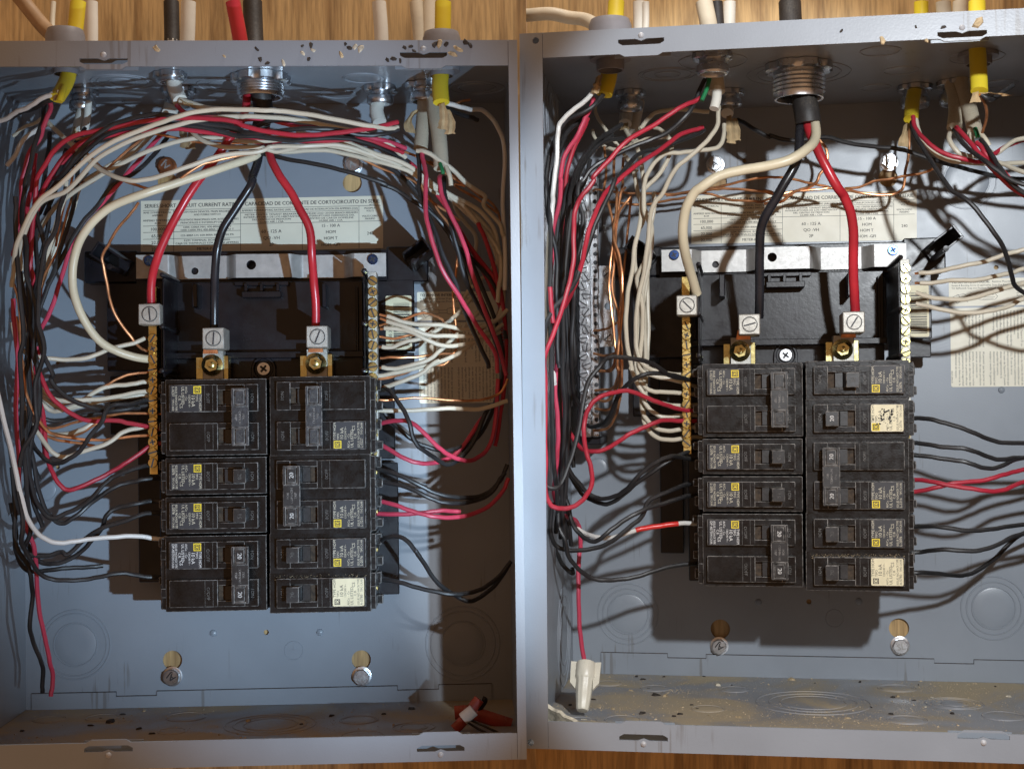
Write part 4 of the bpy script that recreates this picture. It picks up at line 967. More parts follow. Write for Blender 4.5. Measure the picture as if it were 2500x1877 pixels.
# ------------------------------------------------------------------ single wires
KIND = dict(w=('white_wire', 'white_wire', 1.54), W=('white_wire', 'white_wire_clean', 1.56), k=('black_wire', 'black_wire', 1.54), r=('red_wire', 'red_wire', 1.54), p=('red_wire', 'pink_wire', 1.54), c=('copper_wire', 'copper', .92),
            V=('ivory_cable', 'ivory_wire', 2.75), K=('thick_black_wire', 'thick_black', 2.85), Rd=('thick_red_wire', 'thick_red', 2.8))
def wire(p, kind, label, spec, t0=.6, tip=False, r=None, group=None, tape=None):
    nm, mt, rr = KIND[kind]; r = r or rr * (1.0 if p is PL else 1.04)
    pts = path(p, spec, t0)
    for end in (0, -1):                      # carry wires on past the edge of the picture
        X, Y = to_px(p, pts[end])
        if (p is PR and X > 2425) or (p is PL and X < 14 and len(pts) > 2):
            nb = pts[1] if end == 0 else pts[-2]; dv = (pts[end] - nb).normalized(); sx = 1 if p is PR else -1
            a = pts[end] + (dv + Vector((sx * .9, 0, 0))) * 14; b = a + (dv * .6 + Vector((sx, 0, -.1))) * 16
            lim = p.W2 - 4 if p is PR else p.W1 - 4
            a.x = max(-lim, min(lim, a.x)); b.x = max(-lim, min(lim, b.x))
            if end == 0: pts = [b, a] + pts
            else: pts = pts + [a, b]
    if kind not in ('V', 'K', 'Rd') and not tip:       # push ends that meet a breaker or bar right into its terminal
        for end in (0, -1):
            X, Y = to_px(p, pts[end]); t = 1 + pts[end].z / p.d
            cx = 655 if p is PL else 1970
            if .395 < t < .435 and 880 < Y < 1520 and 250 < abs(X - cx) < 330:
                b = pts[end] + Vector((8 if X < cx else -8, 0, -2))
                pts = [b] + pts if end == 0 else pts + [b]
    q = spline(pts, 7)
    for i in range(2, len(q) - 2):          # hand-bent wire is never perfectly smooth
        q[i] = q[i] + Vector((math.sin(i * .9 + len(spec)) * .10 + math.sin(i * .31 + len(label)) * .42, math.cos(i * 1.3 + len(label)) * .10 + math.cos(i * .37 + len(spec)) * .42, math.sin(i * .43 + len(spec)) * .5)) * (.35 if kind in ('V', 'K', 'Rd') else 1)
    o = q[-1]; big = kind in ('V', 'K', 'Rd')
    e = thing(nm, p, o, label, 'wire', group)
    if r < 1.36 and kind != 'c': r *= 1.1
    if tip:
        n = len(q); c = 3
        m = MB(); m.tube(q[:n - c + 1], r, 14 if big else 10); m.build('insulation', [mt], e)
        m = MB(); m.tube([q[n - c]] + q[n - c + 1:], r * .6, 8); m.build('bare_end', ['copper'], e)
    else:
        m = MB(); m.tube(q, r, 14 if big else 9); m.build('insulation' if kind != 'c' else 'strand', [mt], e)
    if tape:
        tq = path(p, tape, t0); i0, i1 = [min(range(len(q)), key=lambda i: (q[i] - v).length) for v in (tq[0], tq[-1])]; m = MB(); m.tube(q[min(i0, i1):max(i0, i1) + 1], r * 1.14, 12); m.build('marking_tape', ['red_tape'], e)
    return e
w = wire
# -- left box: thick service wires
w(L_, 'V', 'thick ivory cable looping down the left side to the neutral bar in left box', 'B 40,1180,.45; A 2180,1290,.5 1900,1410,.62 1500,1540,.70; C 1200,120,.74 900,250,.72 720,430,.70 640,600,.68 612,800,.66 640,1020,.62 720,1200,.58 860,1370,.53 1000,1450,.49 1170,1497,.45 1300,1512,.42', tip=True)
w(L_, 'Rd', 'left thick red wire running down to the lug on left neutral bar, left box', 'A 2095,740,.5 2060,960,.55 1950,1150,.58 1850,1300,.58; C 1650,40,.6 1500,280,.6 1400,480,.58 1320,680,.56 1282,820,.53 1275,1060,.50')
w(L_, 'K', 'thick black wire running down to the left line lug in left box', 'A 2190,1200,.45 2180,1340,.5 2130,1500,.54; C 2130,20,.56 2000,220,.56 1880,420,.56 1830,600,.56 1812,800,.53 1810,1000,.49 1808,1290,.46')
w(L_, 'Rd', 'thick red wire, right of two, running down to the right line lug in left box', 'B 170,1060,.45 185,1180,.5 205,1290,.54 275,1440,.56 385,1600,.57; D 440,230,.57 520,400,.56 540,600,.55 560,850,.50 572,1040,.48 572,1230,.46')
# -- left box: wires crossing the top
w(L_, 'w', 'white wire forming the highest arch across the top of left box', 'C 100,900,.70 110,760,.72 135,580,.78 210,380,.82 320,190,.84 520,20,.86; A 840,1270,.88 1300,1050,.88 1520,980,.88 1820,928,.88 2212,928,.88; B 300,915,.86 600,950,.84 1000,1030,.80 1130,1050,.76 1245,1045,.72')
w(L_, 'r', 'red wire arching below the highest white arch in left box', 'C 265,1000,.58 282,850,.62 262,700,.64 272,420,.68 292,180,.72 320,0,.74; A 345,1440,.76 450,1280,.78 640,1150,.8 900,1085,.81 1300,1015,.81 1700,998,.80 1950,1020,.8; B 0,1040,.8 370,1098,.82 650,1103,.82 950,1060,.8 1245,1000,.74')
w(L_, 'k', 'black wire arching with the red wire across the top of left box', 'C 320,130,.62 420,0,.68; A 520,1480,.74 720,1230,.80 950,1050,.82 1200,985,.82 1460,980,.81 1700,1040,.76 2000,1090,.74; B 0,1082,.76 250,1080,.80 520,1052,.82 720,1060,.8 950,1110,.77 1120,1095,.75 1250,1062,.72')
w(L_, 'p', 'pink-red wire twisting behind the other red arch at top right of left box', 'A 1490,890,.62 1560,950,.64 1700,990,.66 2000,1000,.68; B 0,972,.69 170,985,.7 420,1030,.71 620,1045,.7 850,1085,.68 1100,1140,.62 1310,1215,.55')
w(L_, 'k', 'black wire twisted with pink-red wire at top centre of left box', 'A 1600,1030,.6 1800,1060,.62 2100,1120,.64; B 120,1020,.70 300,985,.73 480,985,.73 620,1020,.7 750,1060,.66 1000,1180,.58 1300,1220,.52')
w(L_, 'w', 'white wire dipping low under the arches at upper left of left box', 'A 400,1030,.55 560,1180,.6 740,1345,.66 880,1450,.70 1090,1528,.74 1300,1495,.75 1550,1425,.75 1900,1305,.74 2212,1275,.72; B 200,1205,.71 500,1195,.70 760,1195,.66 1000,1255,.6 1200,1330,.56 1370,1420,.5')
w(L_, 'w', 'white wire from the central papers sweeping right in left box', 'A 1580,1070,.55 1690,1175,.6 1900,1240,.64 2212,1252,.64; B 250,1235,.64 450,1205,.64 700,1190,.62 900,1240,.58 1150,1330,.52 1350,1390,.48; D 1520,90,.4 1750,180,.35 1900,300,.33 2040,500,.32 2090,700,.32 2060,1000,.33')
w(L_, 'w', 'white wire fanning right below red arch in left box', 'B 420,1080,.55 730,1138,.6 1000,1235,.6 1280,1330,.57 1500,1490,.5 1680,1590,.45; D 1900,250,.38 2040,420,.34 2085,640,.32')
w(L_, 'w', 'lower white wire fanning right above the silver bolt in left box', 'B 100,1245,.5 400,1240,.52 700,1240,.54 1000,1300,.55 1330,1405,.53 1500,1510,.5; D 1640,120,.45 1800,230,.4 1960,420,.36 2080,600,.34')
w(L_, 'w', 'white wire leaving the tan cable end toward the right in left box', 'B 1400,1235,.55 1500,1250,.57 1640,1350,.57 1800,1500,.52 1960,1600,.45; D 1950,220,.38 2080,360,.35 2110,460,.34')
w(L_, 'W', 'white wire stub pointing right out of yellow cable end in left box', 'B 1600,830,.7 1700,865,.68 1830,890,.62 1930,905,.56 2060,1030,.45 2110,1200,.38 2112,1500,.34; D 2105,200,.33 2120,700,.33 2120,900,.33')
w(L_, 'k', 'black wire stub pointing right below white stub at top right of left box', 'B 1620,860,.66 1750,930,.6 1900,985,.55')
w(L_, 'c', 'short copper stub pointing right near yellow cable in left box', 'B 1620,880,.5 1700,850,.48 1835,818,.46')
w(L_, 'c', 'copper wire under the red arch at top of left box', 'A 1640,1140,.5 1780,1165,.52 2000,1150,.54; B 0,1118,.56 300,1118,.58 600,1168,.58 900,1225,.55 1240,1345,.5 1400,1440,.46; D 1500,150,.4 1750,330,.35')
w(L_, 'c', 'copper wire dropping right behind the tan cables in left box', 'B 850,1120,.5 1050,1160,.5 1320,1255,.46 1560,1370,.44 1800,1520,.4; D 1700,40,.4 1900,150,.36 2060,270,.34')
w(L_, 'c', 'copper wire curling under the low white wire at upper left of left box', 'A 560,1180,.5 700,1270,.55 900,1440,.62 1080,1545,.66 1300,1598,.68 1500,1525,.7 1700,1395,.7 1900,1335,.68 2160,1300,.62; B 60,1260,.55')
w(L_, 'c', 'copper wire slanting down left beside white wire at upper left of left box', 'A 1260,1125,.5 1080,1270,.55 900,1425,.55 740,1560,.52; C 690,20,.5 640,120,.48')
w(L_, 'w', 'white wire slanting down left behind the bundle at upper left of left box', 'A 1330,1090,.42 1150,1270,.45 900,1400,.45 740,1520,.42; C 660,90,.4 600,280,.38 480,560,.36 380,800,.35 300,1010,.34 240,1210,.33')
w(L_, 'p', 'pink-red wire slanting steeply down left from central papers in left box', 'A 1400,1100,.45 1250,1270,.5 1080,1450,.55 940,1630,.58; C 880,170,.57 720,330,.55 610,500,.52 560,700,.5 480,920,.48 410,1140,.46 330,1300,.45 300,1440,.45')
w(L_, 'k', 'black wire running along the steep pink-red wire in left box', 'A 1420,1150,.42 1280,1340,.5 1120,1460,.54; C 980,20,.58 850,180,.58 730,310,.57 600,520,.57 490,720,.57 400,900,.58 350,1050,.58 310,1240,.56 300,1400,.55')
w(L_, 'k', 'long black wire sagging from centre to the right past silver bolt in left box', 'A 2030,1180,.4; B 90,1240,.5 300,1300,.54 600,1345,.56 900,1430,.56 1150,1510,.55; D 1100,30,.53 1250,90,.52 1390,180,.52 1500,260,.5 1640,390,.46 1740,600,.42 1790,760,.4 1850,930,.38')
w(L_, 'c', 'copper wire held in the left black clip, curving to the neutral bar, left box', 'C 1170,190,.5 1060,330,.52 960,470,.54 905,545,.56 870,640,.57 872,720,.57 900,880,.54 960,1100,.5 1100,1310,.46 1180,1420,.43 1262,1442,.41', r=1.0)
# -- left box: right side bundle
w(L_, 'p', 'bright pink-red wire in front, falling along right side of left box', 'B 1440,1240,.55 1470,1400,.6; D 1470,0,.63 1480,280,.66 1520,480,.67 1600,720,.66 1780,1000,.6 1900,1200,.5 2050,1450,.42; F 2060,100,.4')
w(L_, 'p', 'second pink-red wire to the right of the first along right side of left box', 'B 1590,1440,.56; D 1580,0,.6 1610,120,.62 1680,290,.62 1790,540,.58 1850,740,.53 1960,1080,.44 2020,1240,.4 2100,1450,.36; F 2130,120,.35')
w(L_, 'k', 'dusty black wire beside first pink-red wire on right side of left box', 'B 1410,1250,.53 1420,1450,.58; D 1420,60,.6 1460,220,.63 1540,400,.64 1620,620,.63 1700,800,.6 1760,1000,.55 1850,1200,.48 1960,1450,.42; F 1990,60,.4')
w(L_, 'k', 'black wire beside second pink-red wire on right side of left box', 'B 1620,1450,.5; D 1620,40,.52 1660,250,.55 1690,430,.55 1750,640,.52 1790,780,.5 1880,1000,.42 2000,1200,.38 2100,1480,.35')
w(L_, 'r', 'dark red wire deep in shadow at right side of left box', 'D 1680,300,.4 1850,560,.34 1980,740,.3 2080,880,.3 2120,1100,.3')
w(L_, 'k', 'black wire deep in shadow at right side of left box', 'D 1700,520,.36 1850,650,.32 2000,800,.3 2090,1000,.28 2130,1300,.28')
w(L_, 'w', 'white wire in brown shadow crossing down the right side of left box', 'D 1700,180,.3 1780,330,.28 1880,480,.26 1850,750,.25 1830,900,.25')
w(L_, 'w', 'white wire in brown shadow nearest the right wall of left box', 'D 2060,660,.3 1990,760,.28 1850,870,.27 1760,1000,.26')
w(L_, 'c', 'copper wire dropping through shadow beside the sticker in left box', 'D 1740,560,.3 1720,800,.3 1690,950,.3 1720,1200,.32 1740,1330,.33 1620,1510,.36; F 1500,20,.38 1300,110,.40 1105,148,.42')
w(L_, 'w', 'topmost white wire on right neutral bar in left box', 'D 2140,1060,.3 2000,1180,.33 1820,1215,.37 1640,1195,.42 1480,1180,.44 1300,1158,.44 1095,1098,.43', tip=True)
w(L_, 'w', 'second white wire on right neutral bar in left box', 'D 2100,1180,.3 1950,1270,.35 1640,1275,.43 1480,1258,.45 1300,1205,.45 1100,1130,.43', tip=True)
w(L_, 'w', 'third white wire, drooping from right neutral bar in left box', 'D 2080,1240,.3 1900,1320,.35 1650,1352,.43 1500,1315,.45 1330,1235,.45 1230,1215,.44 1100,1218,.43', tip=True)
w(L_, 'w', 'fourth white wire, rising from right neutral bar in left box', 'D 1850,960,.3 1700,1130,.35 1560,1225,.41 1430,1295,.44 1300,1328,.44 1180,1362,.43 1090,1364,.42', tip=True)
w(L_, 'w', 'fifth white wire curving up from right neutral bar in left box', 'D 1900,1080,.3 1720,1270,.36 1590,1390,.42 1490,1475,.44 1300,1525,.44 1180,1538,.43 1098,1534,.42', tip=True)
w(L_, 'w', 'white wire slanting up from breaker end of right neutral bar in left box', 'F 1580,0,.4 1500,55,.42 1420,110,.44 1250,185,.44 1100,222,.42', tip=True)
w(L_, 'w', 'level white wire crossing below the sticker on right side of left box', 'F 2140,330,.3 1900,395,.33 1680,396,.38 1400,402,.4 1110,412,.41')
w(L_, 'c', 'copper wire looping up from right neutral bar beside barcode in left box', 'D 1740,1270,.3 1640,1185,.35 1590,1130,.4 1530,1100,.44 1440,1092,.45 1290,1132,.44 1095,1190,.42')
w(L_, 'c', 'short copper wire curling over barcode in left box', 'D 1530,1205,.36 1450,1250,.4 1340,1275,.43 1220,1292,.43 1095,1280,.42')
w(L_, 'c', 'copper wire below barcode on right neutral bar in left box', 'D 1700,1420,.34 1520,1428,.4 1300,1450,.43 1100,1456,.42')
w(L_, 'c', 'long level copper wire under the paper sticker in left box', 'F 2145,150,.3 2080,262,.3 1950,322,.32 1800,326,.34 1500,312,.38 1300,312,.4 1105,322,.41')
w(L_, 'k', 'black wire arching over from right neutral side to the hanging loop in left box', 'F 1075,240,.42 1110,238,.44 1180,252,.48 1260,350,.52 1330,500,.54 1370,620,.54 1430,715,.52 1550,805,.48 1650,845,.44 1720,830,.40 1850,680,.34 1960,430,.3')
w(L_, 'k', 'black wire behind the pink-red loop below right neutral bar in left box', 'F 1105,390,.4 1200,510,.4 1330,625,.4 1480,700,.38 1640,742,.35 1850,640,.3 2000,360,.28')
w(L_, 'p', 'pink-red wire humped over two black wires at right of left box', 'F 1090,520,.42 1200,490,.46 1320,498,.5 1430,570,.52 1550,680,.5 1640,762,.47 1750,805,.42 1870,815,.36 1980,720,.31 2040,480,.29 2065,150,.29')
w(L_, 'p', 'pink-red wire dipping from the second breaker at right of left box', 'F 1100,690,.42 1250,780,.44 1400,830,.44 1540,842,.4 1700,770,.34 1850,600,.3 1960,440,.28')
w(L_, 'k', 'upper grey-black wire sloping from the white-marked breaker in left box', 'F 1060,880,.42 1200,922,.45 1400,1010,.46 1600,1095,.44 1760,1125,.4 1950,1090,.34 2090,980,.3 2140,850,.29')
w(L_, 'k', 'lower grey-black wire sloping from the white-marked breaker in left box', 'F 1080,985,.42 1300,1035,.45 1500,1120,.46 1650,1165,.44 1775,1168,.4 2000,1080,.33 2120,920,.3')
w(L_, 'p', 'upper of two crossing pink-red wires at right of left box', 'F 1065,1150,.42 1250,1190,.45 1400,1240,.46 1550,1282,.45 1785,1270,.4 2000,1180,.33 2120,1040,.3 2150,960,.3')
w(L_, 'p', 'lower of two crossing pink-red wires at right of left box', 'F 1030,1255,.42 1250,1260,.44 1450,1240,.44 1600,1232,.42 1755,1235,.39')
w(L_, 'k', 'black wire arching then diving at lower right of left box', 'F 1075,1505,.42 1150,1450,.46 1240,1435,.49 1330,1490,.5 1430,1605,.5; H 1230,70,.5 1320,200,.49 1420,320,.46 1530,405,.42 1610,432,.4 1680,430,.37 1800,330,.33 1920,170,.3')
w(L_, 'k', 'lowest black wire leaving the pale-labelled breaker in left box', 'H 975,288,.42 1150,308,.45 1300,350,.46 1500,392,.45 1640,372,.42 1740,338,.38 1850,250,.33 1930,150,.3')
# -- left box: left side bundle
w(L_, 'W', 'white wire leaving the yellow cable toward the left edge of left box', 'A 450,790,.78 380,820,.78 280,880,.76 190,925,.74 120,960,.72 20,1010,.7')
w(L_, 'k', 'black wire below white one leaving the yellow cable in left box', 'A 500,820,.76 430,850,.76 340,890,.74 240,930,.72 160,960,.7 60,1010,.68')
w(L_, 'p', 'pink-red wire dropping from the yellow cable down the left of left box', 'A 425,860,.7 415,960,.7 370,1070,.7 320,1190,.7 250,1290,.68 200,1480,.67; C 180,20,.66 172,250,.66 150,420,.64 110,640,.62')
w(L_, 'k', 'black wire beside pink-red drop at the left of left box', 'A 380,880,.66 360,1000,.68 300,1200,.72 260,1380,.73 210,1550,.73; C 205,80,.72 190,320,.72 215,560,.72 220,760,.72 260,920,.72 300,1080,.72 320,1250,.7 350,1420,.68 440,1640,.66; E 430,160,.65 550,290,.62 700,380,.58 830,412,.55 960,425,.5 1180,400,.44', group=None)
w(L_, 'W', 'pale wire curving off the left edge below the yellow cable in left box', 'A 400,1050,.5 280,1110,.55 200,1190,.56 130,1290,.56 60,1400,.55')
w(L_, 'w', 'brownish wire curving off the left edge at the top of left box', 'A 350,1000,.45 270,1050,.46 180,1090,.46 110,1150,.45', r=1.1)
w(L_, 'k', 'black wire in front of the left bundle of left box, middle height', 'C 560,60,.7 510,240,.72 470,400,.74 390,560,.76 360,700,.76 330,880,.76 320,1050,.75 330,1200,.74 370,1420,.73; E 300,180,.7 310,420,.7 300,560,.7 200,740,.7 165,900,.7')
w(L_, 'k', 'black wire curving down beside red wire in left bundle of left box', 'C 300,240,.68 340,400,.7 370,560,.7 365,700,.7 340,860,.7 300,1000,.69 310,1240,.68 290,1500,.66; E 310,60,.64 330,240,.62 310,440,.6')
w(L_, 'w', 'white wire weaving down inside the left bundle of left box', 'C 560,10,.55 530,200,.56 460,420,.57 390,620,.58 330,800,.58 250,900,.58 210,1080,.57 190,1280,.56 170,1450,.55; E 160,220,.52 240,480,.52 340,650,.52 430,760,.52 560,818,.5 700,765,.48 930,680,.46 1050,605,.44 1190,560,.41')
w(L_, 'c', 'copper wire weaving down inside the left bundle of left box', 'C 620,60,.5 590,220,.52 530,420,.54 460,640,.56 370,840,.56 330,1020,.56', r=.9)
w(L_, 'c', 'long copper wire near the left edge sweeping to the neutral bar in left box', 'C 120,880,.6 160,1080,.62 175,1300,.63 185,1500,.63; E 190,60,.62 225,260,.6 300,470,.57 400,590,.53 500,640,.5 800,666,.46 1000,656,.44 1262,632,.41', r=1.0)
w(L_, 'r', 'red wire at the left edge sweeping right to the top left breaker in left box', 'C 240,980,.62 240,1180,.62 290,1420,.62; E 290,0,.62 345,135,.62 450,325,.6 600,445,.56 760,512,.52 1000,506,.48 1110,530,.45 1290,572,.42')
w(L_, 'r', 'red wire making a deep U toward the second breaker in left box', 'E 330,300,.5 350,420,.5 380,600,.5 400,820,.5 430,930,.5 520,1062,.5 600,1086,.49 800,1012,.47 1000,900,.45 1120,830,.44 1310,700,.42')
w(L_, 'k', 'black wire making a U then hooking up to the top left breaker in left box', 'E 270,600,.5 285,720,.52 330,790,.54 420,850,.55 520,862,.56 640,790,.57 720,700,.58 800,590,.58 860,500,.58 910,415,.56 990,372,.53 1110,365,.49 1320,325,.43')
w(L_, 'w', 'white wire reaching the neutral bar above the breakers in left box', 'C 100,1200,.6 140,1340,.6 200,1440,.6 310,1492,.58 500,1510,.55 750,1490,.52 950,1420,.48 1150,1362,.45 1235,1325,.42', tip=True)
w(L_, 'w', 'white wire, upper of the pair bowing to left neutral bar in left box', 'E 220,40,.52 300,200,.54 400,290,.54 550,342,.53 700,335,.51 960,305,.47 1230,265,.42')
w(L_, 'w', 'white wire, lower of the pair bowing to left neutral bar in left box', 'E 270,230,.46 330,345,.48 420,412,.48 500,430,.48 640,370,.48 780,280,.47 930,220,.45 1100,195,.43 1230,185,.41')
w(L_, 'w', 'white wire curving up behind the U-shaped black wire in left box', 'E 260,450,.42 320,570,.43 430,612,.44 600,610,.44 740,560,.44 860,450,.43 960,400,.41')
w(L_, 'c', 'copper wire rising to the neutral bar top, left side of left box', 'E 290,210,.4 350,300,.42 470,372,.44 560,360,.46 700,330,.46 830,240,.46 950,178,.45 1110,115,.43 1255,95,.41', r=.95)
w(L_, 'c', 'copper wire bowing below the red wire to left neutral bar in left box', 'E 310,540,.44 430,568,.45 600,532,.45 800,490,.44 1000,445,.43 1260,452,.41', r=.95)
w(L_, 'c', 'copper wire curling upward near the middle of left wires in left box', 'E 320,590,.4 450,640,.42 630,628,.44 780,560,.44 900,480,.43 1000,430,.42', r=.95)
w(L_, 'k', 'black wire, upper of two bowing up to the 20 breaker in left box', 'E 200,420,.6 220,700,.6 260,1000,.58 320,1220,.55 440,1330,.52 600,1272,.5 760,1162,.49 900,1030,.48 1000,955,.47 1160,905,.45 1300,888,.42')
w(L_, 'k', 'black wire, lower of two bowing up to the 20 breaker in left box', 'E 170,500,.55 270,780,.55 330,1100,.53 400,1290,.51 520,1370,.49 650,1312,.48 760,1200,.47 950,1080,.46 1090,1030,.45 1200,1000,.44 1370,998,.41')
w(L_, 'k', 'black wire hooking up to the 15 breaker in left box', 'G 190,10,.5 240,100,.48 330,165,.46 420,165,.45; E 680,1610,.44 800,1500,.44 850,1415,.45 900,1310,.46 1000,1242,.46 1140,1205,.45 1300,1190,.42')
w(L_, 'k', 'black wire crossing below the hooked one to the 15 breaker in left box', 'G 150,10,.55 200,95,.53 330,108,.5 440,80,.48; E 560,1640,.48 720,1500,.48 870,1412,.48 1050,1350,.47 1200,1300,.45 1375,1290,.42')
w(L_, 'W', 'clean white wire sweeping to the bottom two-pole breaker in left box', 'C -80,1300,.72; E -40,150,.72 40,560,.72 130,900,.72 170,1100,.7 230,1330,.67 330,1470,.62 480,1530,.57 620,1530,.54 850,1492,.5 1100,1480,.46 1300,1502,.42')
w(L_, 'k', 'lowest black wire sweeping to the bottom two-pole breaker in left box', 'E 150,1100,.7 190,1400,.68; G 160,0,.66 200,100,.62 280,230,.56 400,280,.52 550,290,.5 700,262,.48 880,240,.46 1000,250,.44 1170,265,.41')
w(L_, 'p', 'pink-red wire hanging loose down to bottom left corner of left box', 'C 110,1000,.66 130,1280,.66 145,1500,.66; E 140,200,.64 140,500,.62 150,800,.6 160,1000,.58 220,1400,.55 280,1560,.53; G 265,180,.5 280,450,.46 310,650,.44 360,850,.42 382,950,.4 370,1130,.4')
w(L_, 'k', 'black wire hanging loose beside pink-red one at bottom left of left box', 'E 100,900,.6 130,1300,.58; G 120,40,.56 200,180,.52 232,280,.5 235,400,.47 215,600,.45 240,720,.43 290,850,.41 310,950,.4 310,1105,.39')
w(L_, 'k', 'black wire looping in the dark at lower left of left bundle in left box', 'E 90,1200,.5 140,1500,.48; G 110,40,.46 130,130,.44 200,215,.42 300,215,.4 450,205,.38 600,190,.36 750,180,.33')
w(L_, 'k', 'black wire running straight down the left edge of left box', 'C 130,140,.76 135,420,.76 150,700,.76 165,1000,.75 200,1350,.73; E 170,0,.72 180,300,.7 190,600,.68 210,900,.66 230,1200,.62 260,1450,.58; G 180,40,.56')
w(L_, 'k', 'second black wire running down close to the left edge of left box', 'C 200,500,.66 230,760,.66 250,1100,.65 230,1400,.63; E 250,100,.6 260,400,.58 200,700,.58 160,1000,.58 150,1300,.56')
w(L_, 'k', 'thin black wire curling between white wires at upper left of left box', 'A 720,1080,.4 600,1250,.45 520,1420,.5 400,1600,.52; C 330,120,.54 300,260,.55 240,500,.56', r=1.2)
w(L_, 'w', 'white wire behind the bundle falling from silver clamp in left box', 'A 640,1150,.34 600,1300,.36 560,1500,.38; C 540,120,.4 500,330,.42 420,600,.44 300,880,.46', r=1.3)
w(L_, 'c', 'copper wire falling straight from silver clamp in left box', 'A 660,1150,.36 640,1300,.42 600,1560,.46; C 560,140,.47 500,400,.48 470,560,.48', r=.85)
w(L_, 'k', 'black wire falling straight beside copper from silver clamp in left box', 'A 690,1150,.4 665,1350,.46 650,1560,.5; C 610,230,.54 550,480,.56 480,680,.58 400,880,.58', r=1.35)

# -- left box: more of the tangle
w(L_, 'w', 'white wire rising steeply through the tangle to a low arch in left box', 'C 150,1000,.4 240,700,.44 420,300,.5; A 800,1500,.56 1200,1300,.58 1700,1165,.58; B 100,1155,.56 600,1140,.55 1000,1250,.5 1400,1420,.42; D 1800,260,.34 2050,520,.3 2100,800,.29')
w(L_, 'k', 'black wire in the lower arch behind the thick ivory cable in left box', 'C 380,300,.46; A 560,1400,.5 760,1200,.52 1000,1110,.53 1400,1062,.53 1900,1130,.5; B 200,1180,.48 700,1220,.46 1200,1390,.42; D 1500,230,.38 1750,580,.34 1900,900,.3 2060,1300,.28')
w(L_, 'r', 'red wire in the lower arch behind the other red wires in left box', 'C 250,700,.4 300,300,.46; A 500,1400,.5 850,1170,.52 1300,1090,.52 1800,1110,.5; B 100,1160,.5 500,1120,.5 900,1160,.48 1300,1300,.42; D 1600,160,.38 1790,480,.33 1950,760,.3 2090,1050,.28')
w(L_, 'c', 'copper wire drooping along the upper arch in left box', 'A 640,1180,.46 900,1120,.48 1300,1130,.48 1700,1200,.46; B 100,1180,.46 500,1200,.48 800,1250,.46 1100,1370,.42 1380,1490,.38; D 1560,230,.35 1700,420,.32 1740,700,.3')
w(L_, 'c', 'copper wire sagging furthest right through the shadow in left box', 'B 1500,1320,.44 1700,1440,.4 1900,1590,.35; D 2000,180,.32 2080,300,.3 2110,700,.28 2060,1100,.28 1900,1250,.3')
w(L_, 'k', 'black wire falling in the middle of the left bundle of left box', 'A 420,1120,.46 400,1300,.5 380,1500,.54; C 330,200,.58 300,500,.6 320,800,.62 280,1100,.62 270,1400,.61; E 230,100,.6 240,400,.58 260,700,.56 230,1000,.52')
w(L_, 'k', 'black wire falling along the back of the left bundle of left box', 'A 560,1260,.4 470,1500,.44; C 420,100,.47 400,400,.48 330,700,.48 250,1000,.48 230,1300,.47; E 220,50,.46 200,400,.44 260,800,.42 330,1000,.41')
w(L_, 'k', 'black wire bowing wide at the left edge of left box', 'C 240,300,.6 170,600,.62 190,900,.63 250,1250,.64 300,1480,.64; E 330,150,.62 330,400,.6 280,620,.58 250,900,.56 280,1200,.53 360,1400,.5')
w(L_, 'r', 'red wire inside the left bundle half hidden by black ones in left box', 'A 300,1300,.5 260,1600,.54; C 240,200,.56 230,600,.58 280,900,.58 300,1200,.57 240,1500,.55; E 260,200,.54 330,450,.52 350,620,.5 380,800,.48')
w(L_, 'r', 'dark red wire low behind the left bundle of left box', 'C 280,1180,.4 330,1400,.42; E 300,100,.44 350,300,.45 340,500,.45 370,640,.44 390,780,.43')
w(L_, 'c', 'copper wire weaving low at the left edge of left box', 'C 140,1150,.56 165,1400,.57; E 150,150,.55 180,350,.53 260,520,.5 330,600,.48 430,650,.46 600,690,.44 800,720,.42', r=1.0)
w(L_, 'w', 'white wire weaving behind black wires at the left edge of left box', 'C 260,900,.46 220,1150,.48 240,1400,.48; E 260,80,.47 320,250,.46 430,380,.46 560,400,.45 720,380,.44 900,330,.43 1150,300,.41')
w(L_, 'k', 'black wire joining the neutral side above the red U in left box', 'E 250,350,.5 300,450,.5 400,500,.49 560,500,.48 700,470,.47 850,440,.46 1000,420,.44 1250,380,.42')
w(L_, 'r', 'red wire hanging furthest right in the shadow of left box', 'D 1900,350,.4 2010,640,.34 2080,900,.3 2120,1200,.28; F 2120,150,.27 2080,500,.27 2040,700,.28')
w(L_, 'k', 'black wire hanging furthest right in the shadow of left box', 'D 1750,420,.38 1900,780,.33 2020,1100,.3 2100,1400,.28; F 2100,150,.27 2010,420,.27 1900,620,.28 1760,740,.3')
w(L_, 'w', 'white wire looping in brown shadow by the right wall of left box', 'D 1960,420,.34 2060,640,.3 2110,880,.29 2080,1080,.29 1980,1170,.31 1850,1210,.34')
w(L_, 'w', 'white wire crossing low in brown shadow by the sticker in left box', 'D 2120,1080,.28 2000,1240,.3 1850,1330,.33 1700,1440,.36 1560,1500,.39; F 1460,40,.41 1300,90,.42 1110,120,.42')

